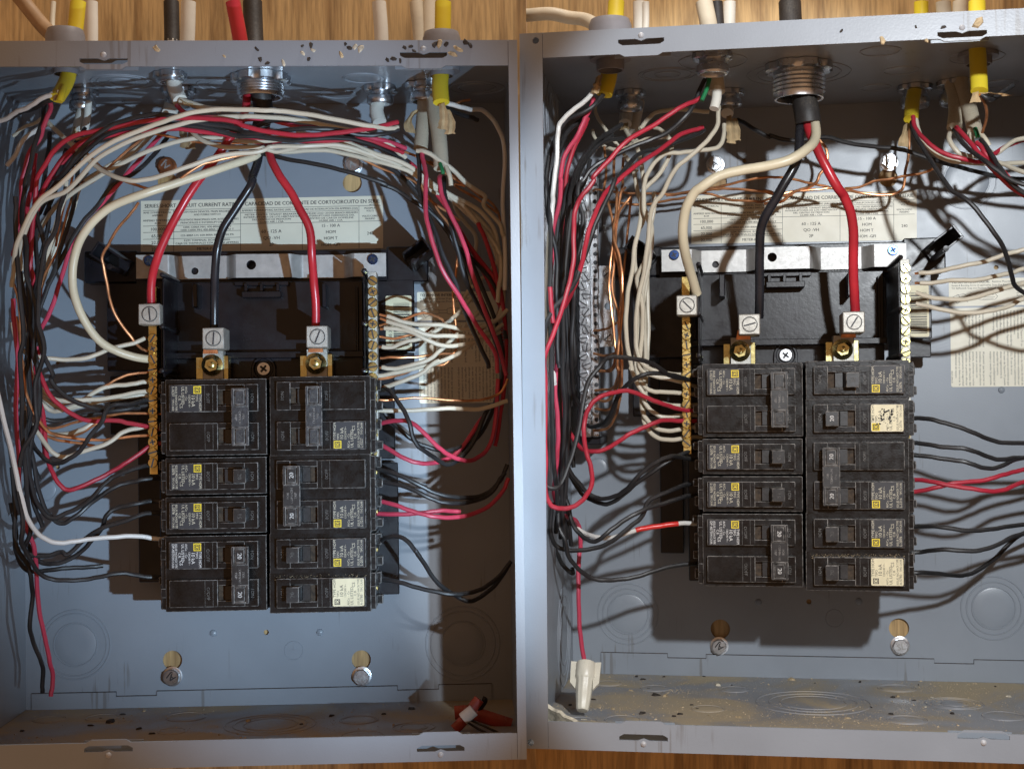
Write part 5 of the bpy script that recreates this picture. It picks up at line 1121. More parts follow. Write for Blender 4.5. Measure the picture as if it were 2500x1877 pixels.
w(L_, 'w', 'white wire doubling the highest arch just below it in left box', 'C 180,760,.66 170,560,.7 240,360,.74 370,180,.76; A 560,1600,.78 850,1330,.8 1300,1110,.8 1600,1030,.79 2000,985,.78; B 0,950,.78 400,985,.76 700,1030,.72 950,1090,.66 1150,1170,.6 1310,1290,.54')
w(L_, 'k', 'black wire doubling the dusty black arch in left box', 'C 300,330,.58; A 420,1640,.66 620,1380,.72 820,1190,.75 1050,1090,.76 1350,1050,.76 1700,1080,.74 2000,1140,.72; B 60,1120,.72 350,1150,.72 650,1130,.7 900,1150,.66 1150,1230,.58 1330,1330,.52')
w(L_, 'r', 'red wire doubling the red arch lower down in left box', 'C 310,260,.64; A 400,1540,.7 560,1300,.73 760,1180,.74 1050,1120,.74 1400,1090,.73 1800,1120,.7; B 100,1130,.7 400,1150,.7 700,1150,.68 1000,1150,.64 1290,1250,.56')
w(R_, 'k', 'black wire packed against the left lip in upper right box', 'I 600,1000,.6 460,1130,.66 400,1300,.7 340,1500,.74; K 320,100,.76 330,350,.77 320,700,.78 310,1000,.78 330,1300,.77; M 330,100,.74 340,500,.72 360,900,.68 380,1200,.62 370,1450,.56')
w(R_, 'k', 'black wire packed in the middle of the left bundle of right box', 'I 850,1140,.44 640,1300,.54 540,1480,.6; K 470,60,.64 420,350,.66 400,700,.67 395,1000,.67 410,1300,.66; M 400,50,.64 400,450,.62 410,850,.6 420,1200,.56 410,1500,.52')
w(R_, 'k', 'black wire packed at the back of the left bundle of right box', 'I 760,1180,.4 600,1350,.48; K 500,100,.54 460,450,.56 440,800,.56 470,1150,.56 480,1450,.54; M 470,200,.52 480,600,.5 450,1000,.48 470,1350,.45 500,1560,.42')
w(R_, 'r', 'dark red wire half buried in the left bundle of right box', 'I 640,1000,.55 560,1170,.58 480,1400,.6; K 440,120,.62 420,420,.62 380,800,.6 370,1200,.58 390,1500,.57; M 400,200,.55 420,600,.53 440,900,.5')
w(R_, 'k', 'black wire hugging the ground bar edge in right box', 'I 660,1350,.5 600,1560,.54; K 570,120,.56 540,420,.56 520,760,.54 500,1080,.52 510,1400,.5; M 500,150,.46 470,420,.44 500,700,.42 520,900,.41')
# -- right box: thick service wires
w(R_, 'V', 'thick ivory cable curving from the nipple to the neutral lug in right box', 'J 430,960,.55 455,1090,.6 440,1190,.65 370,1270,.7 230,1350,.72 0,1412,.72; I 1950,1435,.72 1750,1485,.72 1600,1580,.72; K 1545,100,.71 1465,250,.69 1440,420,.66 1460,600,.62 1505,780,.56 1560,960,.51', r=3.35)
w(R_, 'K', 'thick black wire running down to the left line lug in right box', 'J 330,1000,.56 318,1120,.58 300,1350,.6 150,1620,.6; K 2110,370,.58 2092,600,.55 2088,850,.51 2085,1160,.47', r=3.2)
w(R_, 'Rd', 'thick red wire running down to the right line lug in right box', 'J 380,1020,.56 410,1130,.6 460,1240,.62 540,1400,.63 640,1590,.62; L 690,130,.6 745,260,.58 770,430,.56 772,700,.53 780,950,.50 788,1140,.47', r=3.3)
# -- right box: left side bundle
w(R_, 'W', 'white wire from yellow cable bending down along the left wall of right box', 'I 700,760,.7 600,870,.73 480,955,.76 410,1045,.78 382,1150,.78 372,1400,.78 350,1640,.78; K 338,200,.77 318,480,.76 300,800,.75 290,1100,.74 300,1400,.73 330,1600,.72; M 345,120,.72 360,200,.7')
w(R_, 'k', 'black wire from yellow cable running along the left lip of right box', 'I 770,800,.68 700,885,.7 580,955,.71 470,1020,.7 380,1120,.7 330,1280,.72 295,1500,.74; K 285,60,.75 300,250,.75 345,470,.75 372,640,.74 380,900,.73 385,1150,.72 380,1400,.71; M 400,60,.7')
w(R_, 'p', 'pink-red wire from yellow cable falling beside white wire in right box', 'I 690,830,.64 640,960,.66 590,1070,.67 520,1190,.68 445,1320,.69 412,1500,.7; K 408,20,.7 395,220,.7 350,420,.69 335,620,.68 320,860,.68 335,1100,.67 375,1400,.67; M 380,60,.66 365,250,.66 380,500,.66 392,720,.65 370,930,.63 350,1100,.6 400,1260,.57 470,1320,.52 545,1365,.46 580,1440,.43 575,1600,.42; O 495,60,.42 488,200,.43 482,400,.45 490,600,.5 510,750,.54 528,900,.58')
w(R_, 'k', 'upper dusty black wire from grey cables bending down in right box', 'I 925,1050,.4 800,1130,.48 660,1255,.56 560,1390,.62 505,1600,.66; K 480,200,.68 445,480,.7 430,800,.71 425,1100,.7 430,1400,.7; M 430,80,.68 440,400,.66 430,800,.64 420,1150,.6 430,1400,.56 450,1600,.52')
w(R_, 'k', 'lower dusty black wire from grey cables bending down in right box', 'I 940,1168,.42 780,1205,.5 650,1310,.56 570,1450,.6 535,1620,.63; K 510,180,.65 475,500,.67 450,850,.68 460,1200,.66 470,1500,.64; M 460,150,.62 450,600,.6 460,1000,.57 440,1300,.54 470,1500,.5')
w(R_, 'r', 'long red wire from split cable, looping low, to second pole of top breaker, right box', 'I 1590,830,.66 1500,875,.68 1350,950,.7 1150,1082,.73 950,1215,.76 800,1360,.78 690,1500,.79; K 690,0,.79 595,120,.79 542,240,.79 522,450,.8 512,700,.81 480,900,.82 400,1150,.83 320,1360,.83 280,1480,.83; M 280,200,.8 275,600,.8 290,900,.8 282,1120,.8 330,1220,.8 420,1252,.79 520,1222,.78 620,1150,.76 672,1060,.74 672,980,.72 650,850,.7 622,720,.68 600,600,.66 622,470,.64 680,360,.62 780,290,.6 900,258,.58 1000,264,.56 1130,308,.54 1250,360,.52 1380,400,.48 1545,422,.43')
w(R_, 'k', 'black wire from split cable sweeping below the red one in right box', 'I 1650,640,.62 1565,800,.64 1485,960,.66 1350,1092,.66 1150,1190,.66 930,1282,.67 700,1400,.68 605,1520,.69; K 560,40,.7 572,200,.7 592,300,.7 580,500,.7 548,750,.7 520,950,.7 515,1150,.68 508,1400,.66; M 500,100,.62 520,250,.58 560,360,.52 600,430,.46')
w(R_, 'r', 'second red wire, slanting over the ground bar in right box', 'I 1610,1075,.5 1450,1130,.54 1280,1240,.6 1100,1360,.65 950,1480,.7 810,1600,.73; K 735,200,.77 665,380,.8 620,560,.8 570,750,.79 530,900,.76 470,1020,.72 410,1100,.68')
w(R_, 'k', 'black wire along the second red one, crossing to the left wall in right box', 'I 1625,1095,.48 1480,1170,.52 1300,1230,.56 1100,1290,.6 980,1390,.65 870,1530,.7; K 870,0,.72 790,170,.74 720,350,.75 660,500,.76 585,700,.78 540,860,.8 460,960,.82 380,1050,.83 300,1190,.84 270,1300,.84; M 265,900,.8 280,1040,.8 340,1085,.79 400,1050,.78 470,920,.76 530,700,.74 590,420,.72 650,180,.70 740,40,.68; K 800,1510,.66 900,1490,.64 1100,1520,.6 1250,1590,.55; M 1350,130,.5 1460,160,.46 1600,185,.42')
w(R_, 'k', 'black wire hooking up from behind the ground bar to the top breaker in right box', 'M 640,545,.3 690,560,.34 780,522,.4 850,420,.46 900,290,.5 980,190,.54 1100,130,.55 1250,106,.53 1400,132,.48 1590,195,.42')
w(R_, 'r', 'red wire running from the left bundle up to the second pole in right box', 'M 460,520,.45 480,580,.46 530,680,.48 600,755,.5 720,765,.52 850,710,.52 1000,620,.52 1150,545,.5 1250,512,.48 1400,505,.45 1610,506,.41')
w(R_, 'k', 'black wire, upper of two bowing to the 20 breaker in right box', 'M 440,800,.5 500,960,.48 570,1040,.46 650,1120,.45 760,1168,.46 880,1140,.48 980,1070,.5 1080,960,.52 1220,852,.52 1350,812,.5 1450,820,.47 1620,838,.42')
w(R_, 'k', 'black wire, lower of two bowing to the 20 breaker in right box', 'M 450,900,.45 530,1040,.42 600,1130,.41 690,1185,.42 800,1205,.44 950,1130,.46 1080,1010,.48 1250,890,.48 1420,800,.46 1550,748,.42')
w(R_, 'k', 'black wire making a wide loop low down to the 15 breaker in right box', 'M 340,1200,.6 320,1430,.58 370,1550,.56 480,1602,.55 650,1590,.55 850,1520,.55 1000,1400,.54 1100,1300,.53 1150,1200,.52 1250,1130,.5 1400,1070,.46 1540,1040,.42')
w(R_, 'k', 'black wire crossing the wide loop to the 15 breaker in right box', 'M 450,1150,.55 490,1300,.55 530,1400,.55 600,1492,.56 680,1525,.58 750,1500,.59 820,1440,.59 950,1342,.58 1100,1270,.56 1250,1210,.52 1450,1150,.47 1615,1138,.42')
w(R_, 'W', 'white wire with red tape on it feeding bottom two-pole breaker in right box', 'M 540,1400,.44 620,1462,.46 720,1490,.48 850,1487,.49 1040,1435,.49 1200,1398,.48 1400,1376,.46 1580,1380,.42', tape='M 1045,1433,.49 1120,1414,.488 1200,1398,.48 1300,1386,.47 1400,1376,.46')
w(R_, 'k', 'lowest black wire sweeping to bottom two-pole breaker in right box', 'M 400,1100,.6 400,1400,.6; O 385,0,.6 405,90,.59 480,200,.56 580,268,.53 700,290,.51 850,270,.49 1000,230,.47 1200,180,.44 1370,155,.41')
w(R_, 'k', 'black wire curling in the dark below the left bundle in right box', 'M 330,1290,.45 330,1450,.44; O 290,20,.42 330,100,.4 380,180,.38 440,240,.36 440,200,.34')
w(R_, 'k', 'thin black wire straight down behind red wires at left of right box', 'K 560,380,.6 560,600,.58 530,900,.57 520,1200,.56 530,1500,.54; M 510,60,.5 490,220,.48 500,380,.46')
w(R_, 'w', 'pale wire tucked behind the left bundle of right box', 'K 420,240,.5 410,480,.5 395,640,.48 400,900,.46', r=1.6)
w(R_, 'r', 'red wire hidden against the left wall low down in right box', 'K 320,900,.85 340,1100,.84 345,1200,.83')
# -- right box: white bundle and copper bundle
w(R_, 'w', 'white wire from split cable curving down to the white bundle in right box', 'I 1745,900,.5 1735,1050,.52 1640,1195,.54 1500,1320,.56 1380,1430,.56 1260,1640,.55; K 1215,180,.54 1160,340,.52 1145,500,.5 1115,800,.48 1055,1050,.47 1042,1300,.46 1070,1480,.46 1130,1570,.46; M 1200,90,.45 1350,110,.43 1540,122,.41')
w(R_, 'w', 'white wire from papers joining the white bundle in right box', 'I 1790,1050,.4 1790,1150,.42 1730,1240,.44 1600,1275,.45 1430,1285,.46 1300,1300,.47 1200,1380,.48 1130,1500,.48; K 1110,60,.48 1120,250,.48 1160,380,.48 1130,640,.47 1060,830,.46 1090,1000,.46 1100,1200,.45 1090,1450,.45; M 1080,60,.45 1200,132,.44 1400,172,.43 1550,210,.41')
w(R_, 'w', 'white wire hooking behind red wires at top of white bundle in right box', 'I 1660,945,.3 1500,935,.32 1330,925,.34 1220,950,.36 1140,1020,.38 1080,1090,.4')
w(R_, 'w', 'white wire looping in the knot under the grey cables in right box', 'I 960,1100,.34 1000,1160,.38 1050,1240,.42 1090,1400,.44 1120,1600,.45; K 1110,150,.45 1110,330,.44 1060,470,.44 1030,640,.44 1050,820,.44 1080,960,.44 1060,1150,.44 1050,1350,.44; M 1060,100,.44 1110,220,.44 1180,252,.44 1300,270,.43 1535,284,.41')
w(R_, 'w', 'white wire bowing out left of the white bundle in right box', 'I 1350,1200,.4 1340,1300,.42 1270,1420,.44 1180,1540,.45; K 1110,100,.46 1080,350,.46 1035,560,.47 1020,760,.48 975,940,.49 962,1150,.49 978,1400,.49 1010,1610,.48; M 1005,60,.48 1060,200,.46 1130,300,.45 1220,352,.44 1340,376,.43 1545,374,.41')
w(R_, 'w', 'white wire with a long loop low in the white bundle in right box', 'I 1200,1080,.36 1280,1110,.38 1340,1180,.4 1280,1160,.4 1150,1170,.4 1010,1240,.42 880,1260,.42 800,1250,.4', r=1.3)
w(R_, 'w', 'white wire behind the bundle reaching fifth neutral screw in right box', 'I 960,1320,.36 1020,1420,.38 1060,1600,.4; K 1080,180,.4 1180,400,.4 1160,700,.4 1100,950,.4 1120,1200,.4 1130,1500,.4; M 1110,150,.4 1110,300,.42 1150,400,.43 1250,466,.43 1400,470,.42 1545,460,.41')
w(R_, 'w', 'white wire behind the bundle reaching sixth neutral screw in right box', 'K 1200,100,.38 1190,300,.38 1150,520,.38 1140,800,.38 1100,1100,.38 1110,1400,.38; M 1090,150,.38 1095,350,.4 1125,480,.42 1200,560,.43 1350,592,.42 1545,565,.41')
w(R_, 'w', 'lowest white wire dropping from the bundle to the neutral bar in right box', 'K 1150,700,.34 1140,1000,.34 1150,1300,.34; M 1140,60,.36 1120,300,.38 1110,450,.4 1135,560,.42 1200,640,.43 1350,665,.43 1540,650,.41')
w(R_, 'w', 'white wire slanting in the knot beside the yellow cable in right box', 'I 700,900,.3 720,1000,.32 800,1110,.34 900,1230,.34 960,1340,.34 1060,1450,.34', r=1.2)
w(R_, 'w', 'white wire from right tangle returning behind the split cable in right box', 'I 680,1100,.26 720,1200,.28 830,1260,.3 960,1250,.32 1060,1180,.34', r=1.2)
w(R_, 'c', 'copper wire, leftmost strand of the copper bundle in right box', 'I 780,1240,.3 790,1450,.33; K 780,60,.35 830,250,.38 850,420,.4 835,700,.42 822,900,.42 842,1150,.42 870,1350,.42 900,1600,.42; M 905,60,.4 890,160,.36 840,240,.32 700,252,.29', r=1.0)
w(R_, 'c', 'copper wire, thick middle strand of the copper bundle in right box', 'I 860,1330,.32 870,1560,.35; K 880,100,.37 875,300,.4 860,480,.42 900,640,.44 932,820,.45 935,1050,.45 905,1300,.44 890,1560,.43; M 900,100,.4 880,200,.36 830,325,.32 735,338,.29', r=1.1)
w(R_, 'c', 'copper wire crossing the copper bundle from upper right in right box', 'I 940,1330,.3 930,1560,.33; K 930,60,.36 900,260,.38 860,480,.4 862,720,.4 850,930,.4 890,1120,.4 915,1330,.4 922,1620,.4; M 915,150,.4 880,330,.36 820,412,.32 700,405,.29', r=1.0)
w(R_, 'c', 'copper wire, right strand of the copper bundle in right box', 'K 1000,140,.36 920,250,.38 880,380,.4 870,560,.42 910,760,.42 920,960,.42 900,1200,.42 930,1450,.42; M 925,80,.42 915,300,.4 880,460,.36 800,575,.32 690,590,.29', r=1.0)
w(R_, 'c', 'copper wire hanging apart right of the copper bundle in right box', 'K 1005,130,.33 990,330,.34 965,560,.35 940,740,.36 930,900,.36 935,1060,.37 910,1170,.36 820,1250,.33 690,1268,.29', r=.95)
w(R_, 'c', 'short copper wire into the middle of the ground bar in right box', 'K 905,1380,.38 870,1460,.36 800,1478,.32 690,1462,.29', r=.95)
w(R_, 'c', 'short copper wire into the ground bar below the middle in right box', 'K 880,1480,.36 850,1580,.34 780,1610,.31 700,1595,.29', r=.95)
w(R_, 'c', 'short bent copper wire into the lower ground bar in right box', 'K 900,1590,.38; M 880,30,.36 820,92,.33 700,78,.29', r=.95)
w(R_, 'c', 'copper wire at the top of the ground bar in right box', 'K 685,90,.28 740,80,.3 800,86,.31 900,110,.32 960,60,.33', r=.9)
w(R_, 'c', 'upper long copper wire crossing the top of the rating sticker in right box', 'K 920,100,.13 1100,116,.13 1290,116,.13 1450,106,.14 1600,82,.15 1800,40,.16 2000,2,.17; J 60,1492,.17 180,1502,.17 300,1520,.17 450,1555,.17 600,1592,.17', r=1.0)
w(R_, 'c', 'lower long copper wire crossing the top of the rating sticker in right box', 'K 690,180,.12 850,190,.13 1050,205,.13 1270,182,.13 1400,160,.14 1550,120,.15 1700,82,.16 1900,72,.17 2200,105,.18; L 20,90,.18 130,122,.18 260,100,.18 440,78,.18 600,66,.18', r=1.0)
w(R_, 'c', 'copper wire bowing under the ivory cable over the sticker in right box', 'K 1300,130,.13 1500,110,.13 1700,120,.14 1850,170,.15 2050,180,.16; L 10,175,.17 140,140,.18 260,125,.18', r=1.0)
w(R_, 'c', 'copper wire curling out behind the thick red wire in right box', 'J 480,1170,.19 540,1270,.19 545,1380,.19 490,1480,.19 450,1545,.19 330,1600,.18; L 250,120,.18 150,180,.17 20,200,.16', r=1.2)
w(R_, 'c', 'copper wire zigzagging up right to a loose tip in right box', 'J 700,1592,.18 850,1570,.19 960,1530,.19 1080,1505,.20 1200,1492,.20 1320,1465,.21 1455,1422,.22', r=1.0)
w(R_, 'c', 'copper wire from the yellow cable bending round under the silver bolt in right box', 'J 1232,1060,.16 1240,1200,.18 1242,1320,.18 1205,1470,.19 1190,1580,.19 1160,1625,.19 1080,1640,.19 850,1632,.19 700,1605,.18', r=1.1)
# -- right box: right side
w(R_, 'k', 'black wire crossing the whole top from papers to the right in right box', 'I 1900,1010,.24 2050,1095,.27 2180,1155,.28; J 60,1150,.28 250,1182,.27 520,1162,.27 700,1200,.28 1000,1242,.29 1200,1272,.29 1400,1332,.28 1600,1395,.26 1900,1470,.21 2150,1510,.18')
w(R_, 'r', 'red wire from yellow cable sweeping right in right box', 'J 1275,985,.4 1315,1110,.45 1400,1212,.48 1550,1292,.5 1700,1348,.5 1830,1362,.48 1950,1310,.44 2150,1200,.38')
w(R_, 'w', 'white wire under the sweeping red one in right box', 'J 1300,1010,.38 1340,1165,.42 1450,1278,.44 1600,1360,.45 1800,1382,.43 2150,1372,.36')
w(R_, 'k', 'long black wire from yellow cable diving down the right side of right box', 'J 1265,1030,.4 1300,1155,.46 1380,1285,.52 1480,1440,.56 1600,1600,.6; L 1700,150,.62 1850,290,.63 1980,470,.62 2060,640,.58 2110,780,.54 2140,900,.5')
w(R_, 'r', 'red wire, left of two slanting down right from tan cables in right box', 'J 1640,1075,.46 1760,1205,.52 1880,1350,.55 2000,1480,.56 2150,1620,.56', r=1.7)
w(R_, 'r', 'red wire, right of two slanting down right from tan cables in right box', 'J 1810,1200,.52 1900,1310,.54 2010,1420,.52 2160,1600,.5', r=1.6)
w(R_, 'k', 'black wire slanting down right from the left tan cable in right box', 'J 1620,1095,.44 1720,1230,.52 1850,1345,.57 2000,1440,.59 2150,1540,.6')
w(R_, 'k', 'black wire slanting down right from the right tan cable in right box', 'J 1850,1180,.5 1920,1285,.55 2000,1400,.57 2140,1580,.58')
w(R_, 'w', 'white wire hanging in a small loop from the left tan cable in right box', 'J 1590,1090,.42 1585,1180,.46 1650,1275,.48 1740,1320,.47 1850,1330,.44 2000,1370,.4 2150,1440,.36', r=1.7)
w(R_, 'w', 'white wire curling at the right edge under the red one in right box', 'J 1900,1250,.4 1960,1300,.42 2060,1230,.42 2150,1190,.4')
w(R_, 'w', 'topmost white wire on right neutral bar in right box', 'L 2180,590,.42 2080,620,.42 1950,665,.43 1800,702,.44 1600,748,.44 1420,775,.43 1290,788,.42', tip=True)
w(R_, 'w', 'second white wire on right neutral bar in right box', 'L 2180,755,.38 2090,785,.4 1950,818,.42 1800,838,.43 1600,850,.43 1450,862,.42 1290,868,.41', tip=True)
w(R_, 'w', 'third white wire sagging from right neutral bar in right box', 'L 2180,870,.38 2090,905,.4 1850,972,.42 1660,1010,.43 1500,1000,.43 1300,950,.42')
w(R_, 'w', 'lowest white wire sagging from right neutral bar in right box', 'L 2180,1010,.38 2090,1060,.4 1950,1102,.42 1750,1115,.43 1500,1090,.43 1300,1042,.42')
w(R_, 'k', 'black wire from the worn-label breaker in right box', 'N 1265,490,.42 1450,500,.45 1600,540,.46 1800,620,.45 2000,682,.42 2160,700,.4')
w(R_, 'k', 'upper black wire from the first pole of white-marked breaker in right box', 'N 1300,700,.42 1500,722,.45 1700,742,.46 1880,800,.44 2000,832,.42 2160,825,.38')
w(R_, 'k', 'lower black wire from the first pole of white-marked breaker in right box', 'N 1260,800,.42 1500,820,.44 1700,852,.45 1850,900,.44 1980,900,.42 2160,835,.38')
w(R_, 'r', 'pink-red wire dipping of the crossing pair at right of right box', 'N 1310,1010,.42 1500,1030,.45 1700,1072,.46 1900,1102,.45 2050,1085,.42 2180,1035,.38')
w(R_, 'r', 'pink-red wire rising of the crossing pair at right of right box', 'N 1250,1105,.42 1450,1080,.44 1650,1030,.44 1900,1002,.42 2050,965,.4 2180,920,.37')
w(R_, 'k', 'black wire level from the second-lowest right breaker in right box', 'N 1300,1398,.42 1500,1405,.45 1750,1430,.45 1950,1425,.42 2160,1385,.37')
w(R_, 'k', 'grey-black wire level at the bottom right of the breakers in right box', 'N 1350,1612,.42 1550,1596,.45 1800,1600,.45 1980,1562,.42 2160,1470,.36')
w(R_, 'k', 'lowest black wire leaving the pale-labelled breaker in right box', 'Q 1140,228,.42 1300,242,.36 1450,248,.3 1560,225,.26 1700,125,.22 1840,-20,.2')

# ------------------------------------------------------------------ ground bar at the left of the right box
def ground_bar(p):
    a, b = P(p, 1412, 432, .25), P(p, 1446, 1066, .25); z1 = -p.d * (1 - .26); x0, x1 = a.x, b.x
    x2 = P(p, 1463, 700, .22).x
    e = thing('ground_bar', p, ((x0 + x2) / 2, b.y, -p.d), 'galvanised ground bar full of screws beside the copper wires in right box', 'ground bar')
    m = MB(); m.box(x0, x1, b.y, a.y, z1 - 9, z1, bev=.5); m.box(x1 - .1, x2, b.y, a.y, z1 - 11, z1 - 3.5, bev=.5); bar = m.build('bar', ['zinc_bright'], e)
    y = a.y - 4; i = 0
    while y > b.y + 3:
        slot_screw(p, bar, ((x0 + x1) / 2 + (1.4 if i % 2 else -1.2), y, z1), 3.3, 'zinc', 2.6, random.uniform(0, 3.1), 'terminal_screw')
        m = MB(); m.lathe(((x1 + x2) / 2 + .6, y - 2, z1 - 3.5), [(1.7, .05), (1.5, .1), (.02, .1)], 12); m.build('wire_hole', ['ink'], bar)
        y -= 6.6; i += 1
    m = MB(); c, d = P(p, 1440, 650, .14), P(p, 1503, 846, .14); z = -p.d * (1 - .14)
    hl = [circle((c.x + d.x) / 2 + 4, d.y + (c.y - d.y) * f, 2.8, 16) for f in (.5,)]
    m.prism([(c.x, d.y), (d.x, d.y), (d.x, c.y), (c.x, c.y)], hl, z - 1.5, z); pl = m.build('mounting_plate', ['zinc_bright'], e)
    for f in (.12, .9):
        slot_screw(p, pl, ((c.x + d.x) / 2 + 4, d.y + (c.y - d.y) * f, z), 3.4, 'zinc', 2.6, .7, 'mounting_screw')
    m = MB(); m.box(x0 - 2, x0, b.y - 5, a.y, z1 - 9, z1 - 1, bev=.4); m.box(x0, x2, b.y - 6, b.y - .3, -p.d, z1 - 9, bev=.6); m.box(x0 + 2, x2 - 2, b.y + 20, b.y + 34, -p.d + .1, z1 - 11.5, bev=.6); m.box(x0 + 2, x2 - 2, a.y - 34, a.y - 20, -p.d + .1, z1 - 11.5, bev=.6); m.build('foot', ['black_plastic'], e)
ground_bar(PR)

# ------------------------------------------------------------------ loose things
def wire_nut(p):
    top = P(p, 1250 + 540 / 2.983, 1320 + 895 / 2.983, .58); bot = P(p, 1250 + 512 / 2.983, 1320 + 1235 / 2.983, .66)
    ax = (bot - top); L = ax.length; ax.normalize(); sx = Vector((1, 0, 0)); sx = (sx - ax * sx.dot(ax)).normalized(); sy = ax.cross(sx)
    T = lambda v: top + sx * v[0] + sy * v[1] + ax * v[2]
    e = thing('wire_nut', p, bot, 'ivory winged wire nut on the end of a red wire, bottom left of right box', 'wire nut')
    m = MB(); prof = [(5.4, -.5), (6.6, -.5), (6.8, 0), (6.8, L * .3), (6.3, L * .34), (5.9, L * .36), (5.4, L * .7), (4.4, L * .97), (3.6, L), (.02, L * 1.005)]
    n = 40; vs = []
    for ri, (r, h) in enumerate(prof):
        for i in range(n):
            a = 2 * math.pi * i / n; rr = r * (.94 if (ri >= 4 and ri <= 7 and i % 4 < 2) else 1); vs.append(T((rr * math.cos(a), rr * math.sin(a), h)))
    m.add(vs, [(j * n + i, j * n + (i + 1) % n, (j + 1) * n + (i + 1) % n, (j + 1) * n + i) for j in range(len(prof) - 1) for i in range(n)], 0, False)
    b = m.build('shell', ['ivory_plastic'], e)
    for s_ in (-1, 1):
        m = MB(); pts = [(5.4 * s_, -.8), (10.5 * s_, -1.2), (10.0 * s_, L * .42), (6.0 * s_, L * .56)]
        m.prism(pts if s_ > 0 else pts[::-1], (), -1.2, 1.2, T=lambda v: T((v[0], v[2], v[1])))
        for k in range(3): m.box(6.9 * s_ + k * 1.1 * s_, 7.3 * s_ + k * 1.1 * s_, -.6, L * .4, 1.2, 1.7, T=lambda v: T((v[0], -v[2], v[1])))
        m.build('wing', ['ivory_plastic'], b)
wire_nut(PR)
def wood_chip(p):
    c = P(p, 1250 + 360 / 2.983, 1320 + 1310 / 2.983, .86); c.y = -p.H2 + 5
    a = P(p, 1250 + 255 / 2.983, 1320 + 1262 / 2.983, .82); b = P(p, 1250 + 480 / 2.983, 1320 + 1365 / 2.983, .9)
    ax = b - a; L = ax.length; ax.normalize(); sy = Vector((.2, .8, .55)); sy = (sy - ax * sy.dot(ax)).normalized(); sz = ax.cross(sy)
    T = lambda v: a + ax * v[0] + sy * v[1] + sz * v[2]
    m = MB(); rnd = random.Random(2); n = 9; vs = []
    for i in range(n):
        f = i / (n - 1); w = (8 - 2.5 * f) * rnd.uniform(.85, 1.1); 
        for y, z in ((-w, -1.2), (w, -1), (w * .9, 1.2), (-w, 1.6)): vs.append(T((L * f, y + rnd.uniform(-.4, .4), z + rnd.uniform(-.3, .3))))
    m.add(vs, [(4 * i + j, 4 * i + (j + 1) % 4, 4 * i + 4 + (j + 1) % 4, 4 * i + 4 + j) for i in range(n - 1) for j in range(4)] + [(0, 1, 2, 3), (4 * n - 4, 4 * n - 3, 4 * n - 2, 4 * n - 1)])
    tag(m.build('wood_chip', ['flake_pale'], None, p, a), 'split pale wood chip lying in bottom left corner of right box', 'wood chip')
wood_chip(PR)
def red_tool(p):
    e0 = P(p, 600 + 1510 / 2.982, 1320 + 1250 / 2.982, .55)
    e = thing('red_handled_tool', p, e0, 'dusty red handled tool lying at bottom right corner of left box', 'tool')
    def bar(spec, r, mt, nm, fl=.5):
        q = spline(path(p, spec), 6); m = MB(); m.tube(q, r, 12, flat=fl); m.build(nm, [mt], e)
    bar('H 1520,1250,.5 1620,1245,.5 1760,1285,.5 1930,1340,.5', 4.6, 'red_handle', 'handle'); bar('H 1700,1150,.6 1640,1230,.6 1580,1310,.6 1520,1370,.6', 3.6, 'red_handle', 'handle')
    bar('H 1580,1295,.62 1660,1230,.62', 4.2, 'pale_tape', 'pale_band'); bar('H 1720,1150,.52 1740,1160,.52 1690,1240,.5', 2.2, 'black_plastic', 'dark_edge')
    bar('H 1600,1310,.6 1680,1360,.6 1800,1420,.6', .8, 'flake_dark', 'frayed_strand', 1); bar('H 1630,1300,.6 1720,1340,.6 1850,1400,.6', .8, 'flake_dark', 'frayed_strand', 1)
red_tool(PL)
# debris flakes: little torn chips, each a thing of its own
def flake(p, pos, size, mt, label, seed, nrm='z', group='flakes of debris'):
    r = random.Random(seed); m = MB(); size *= 1.35; n = r.randint(5, 8); ang = r.uniform(0, 3.14); el = r.uniform(.35, .7)
    def tr(u, v, h):
        x, y = u * math.cos(ang) - v * math.sin(ang), u * math.sin(ang) + v * math.cos(ang)
        return Vector(pos) + (Vector((x, y, h)) if nrm == 'z' else Vector((x, h, y)))
    rim = []; top = []
    for i in range(n):
        a = 6.283 * i / n; k = size * r.uniform(.6, 1.1); u, v = k * math.cos(a), k * el * math.sin(a)
        rim.append(tr(u, v, 0)); top.append(tr(u * .75, v * .75, size * r.uniform(.18, .45)))
    vs = rim + top + [tr(0, 0, size * .4)]
    m.add(vs, [(i, (i + 1) % n, n + (i + 1) % n, n + i) for i in range(n)] + [(n + i, n + (i + 1) % n, 2 * n) for i in range(n)] + [tuple(range(n))[::-1]])
    o = m.build('debris_flake', [mt], None, p, pos); return tag(o, label, 'debris', group)
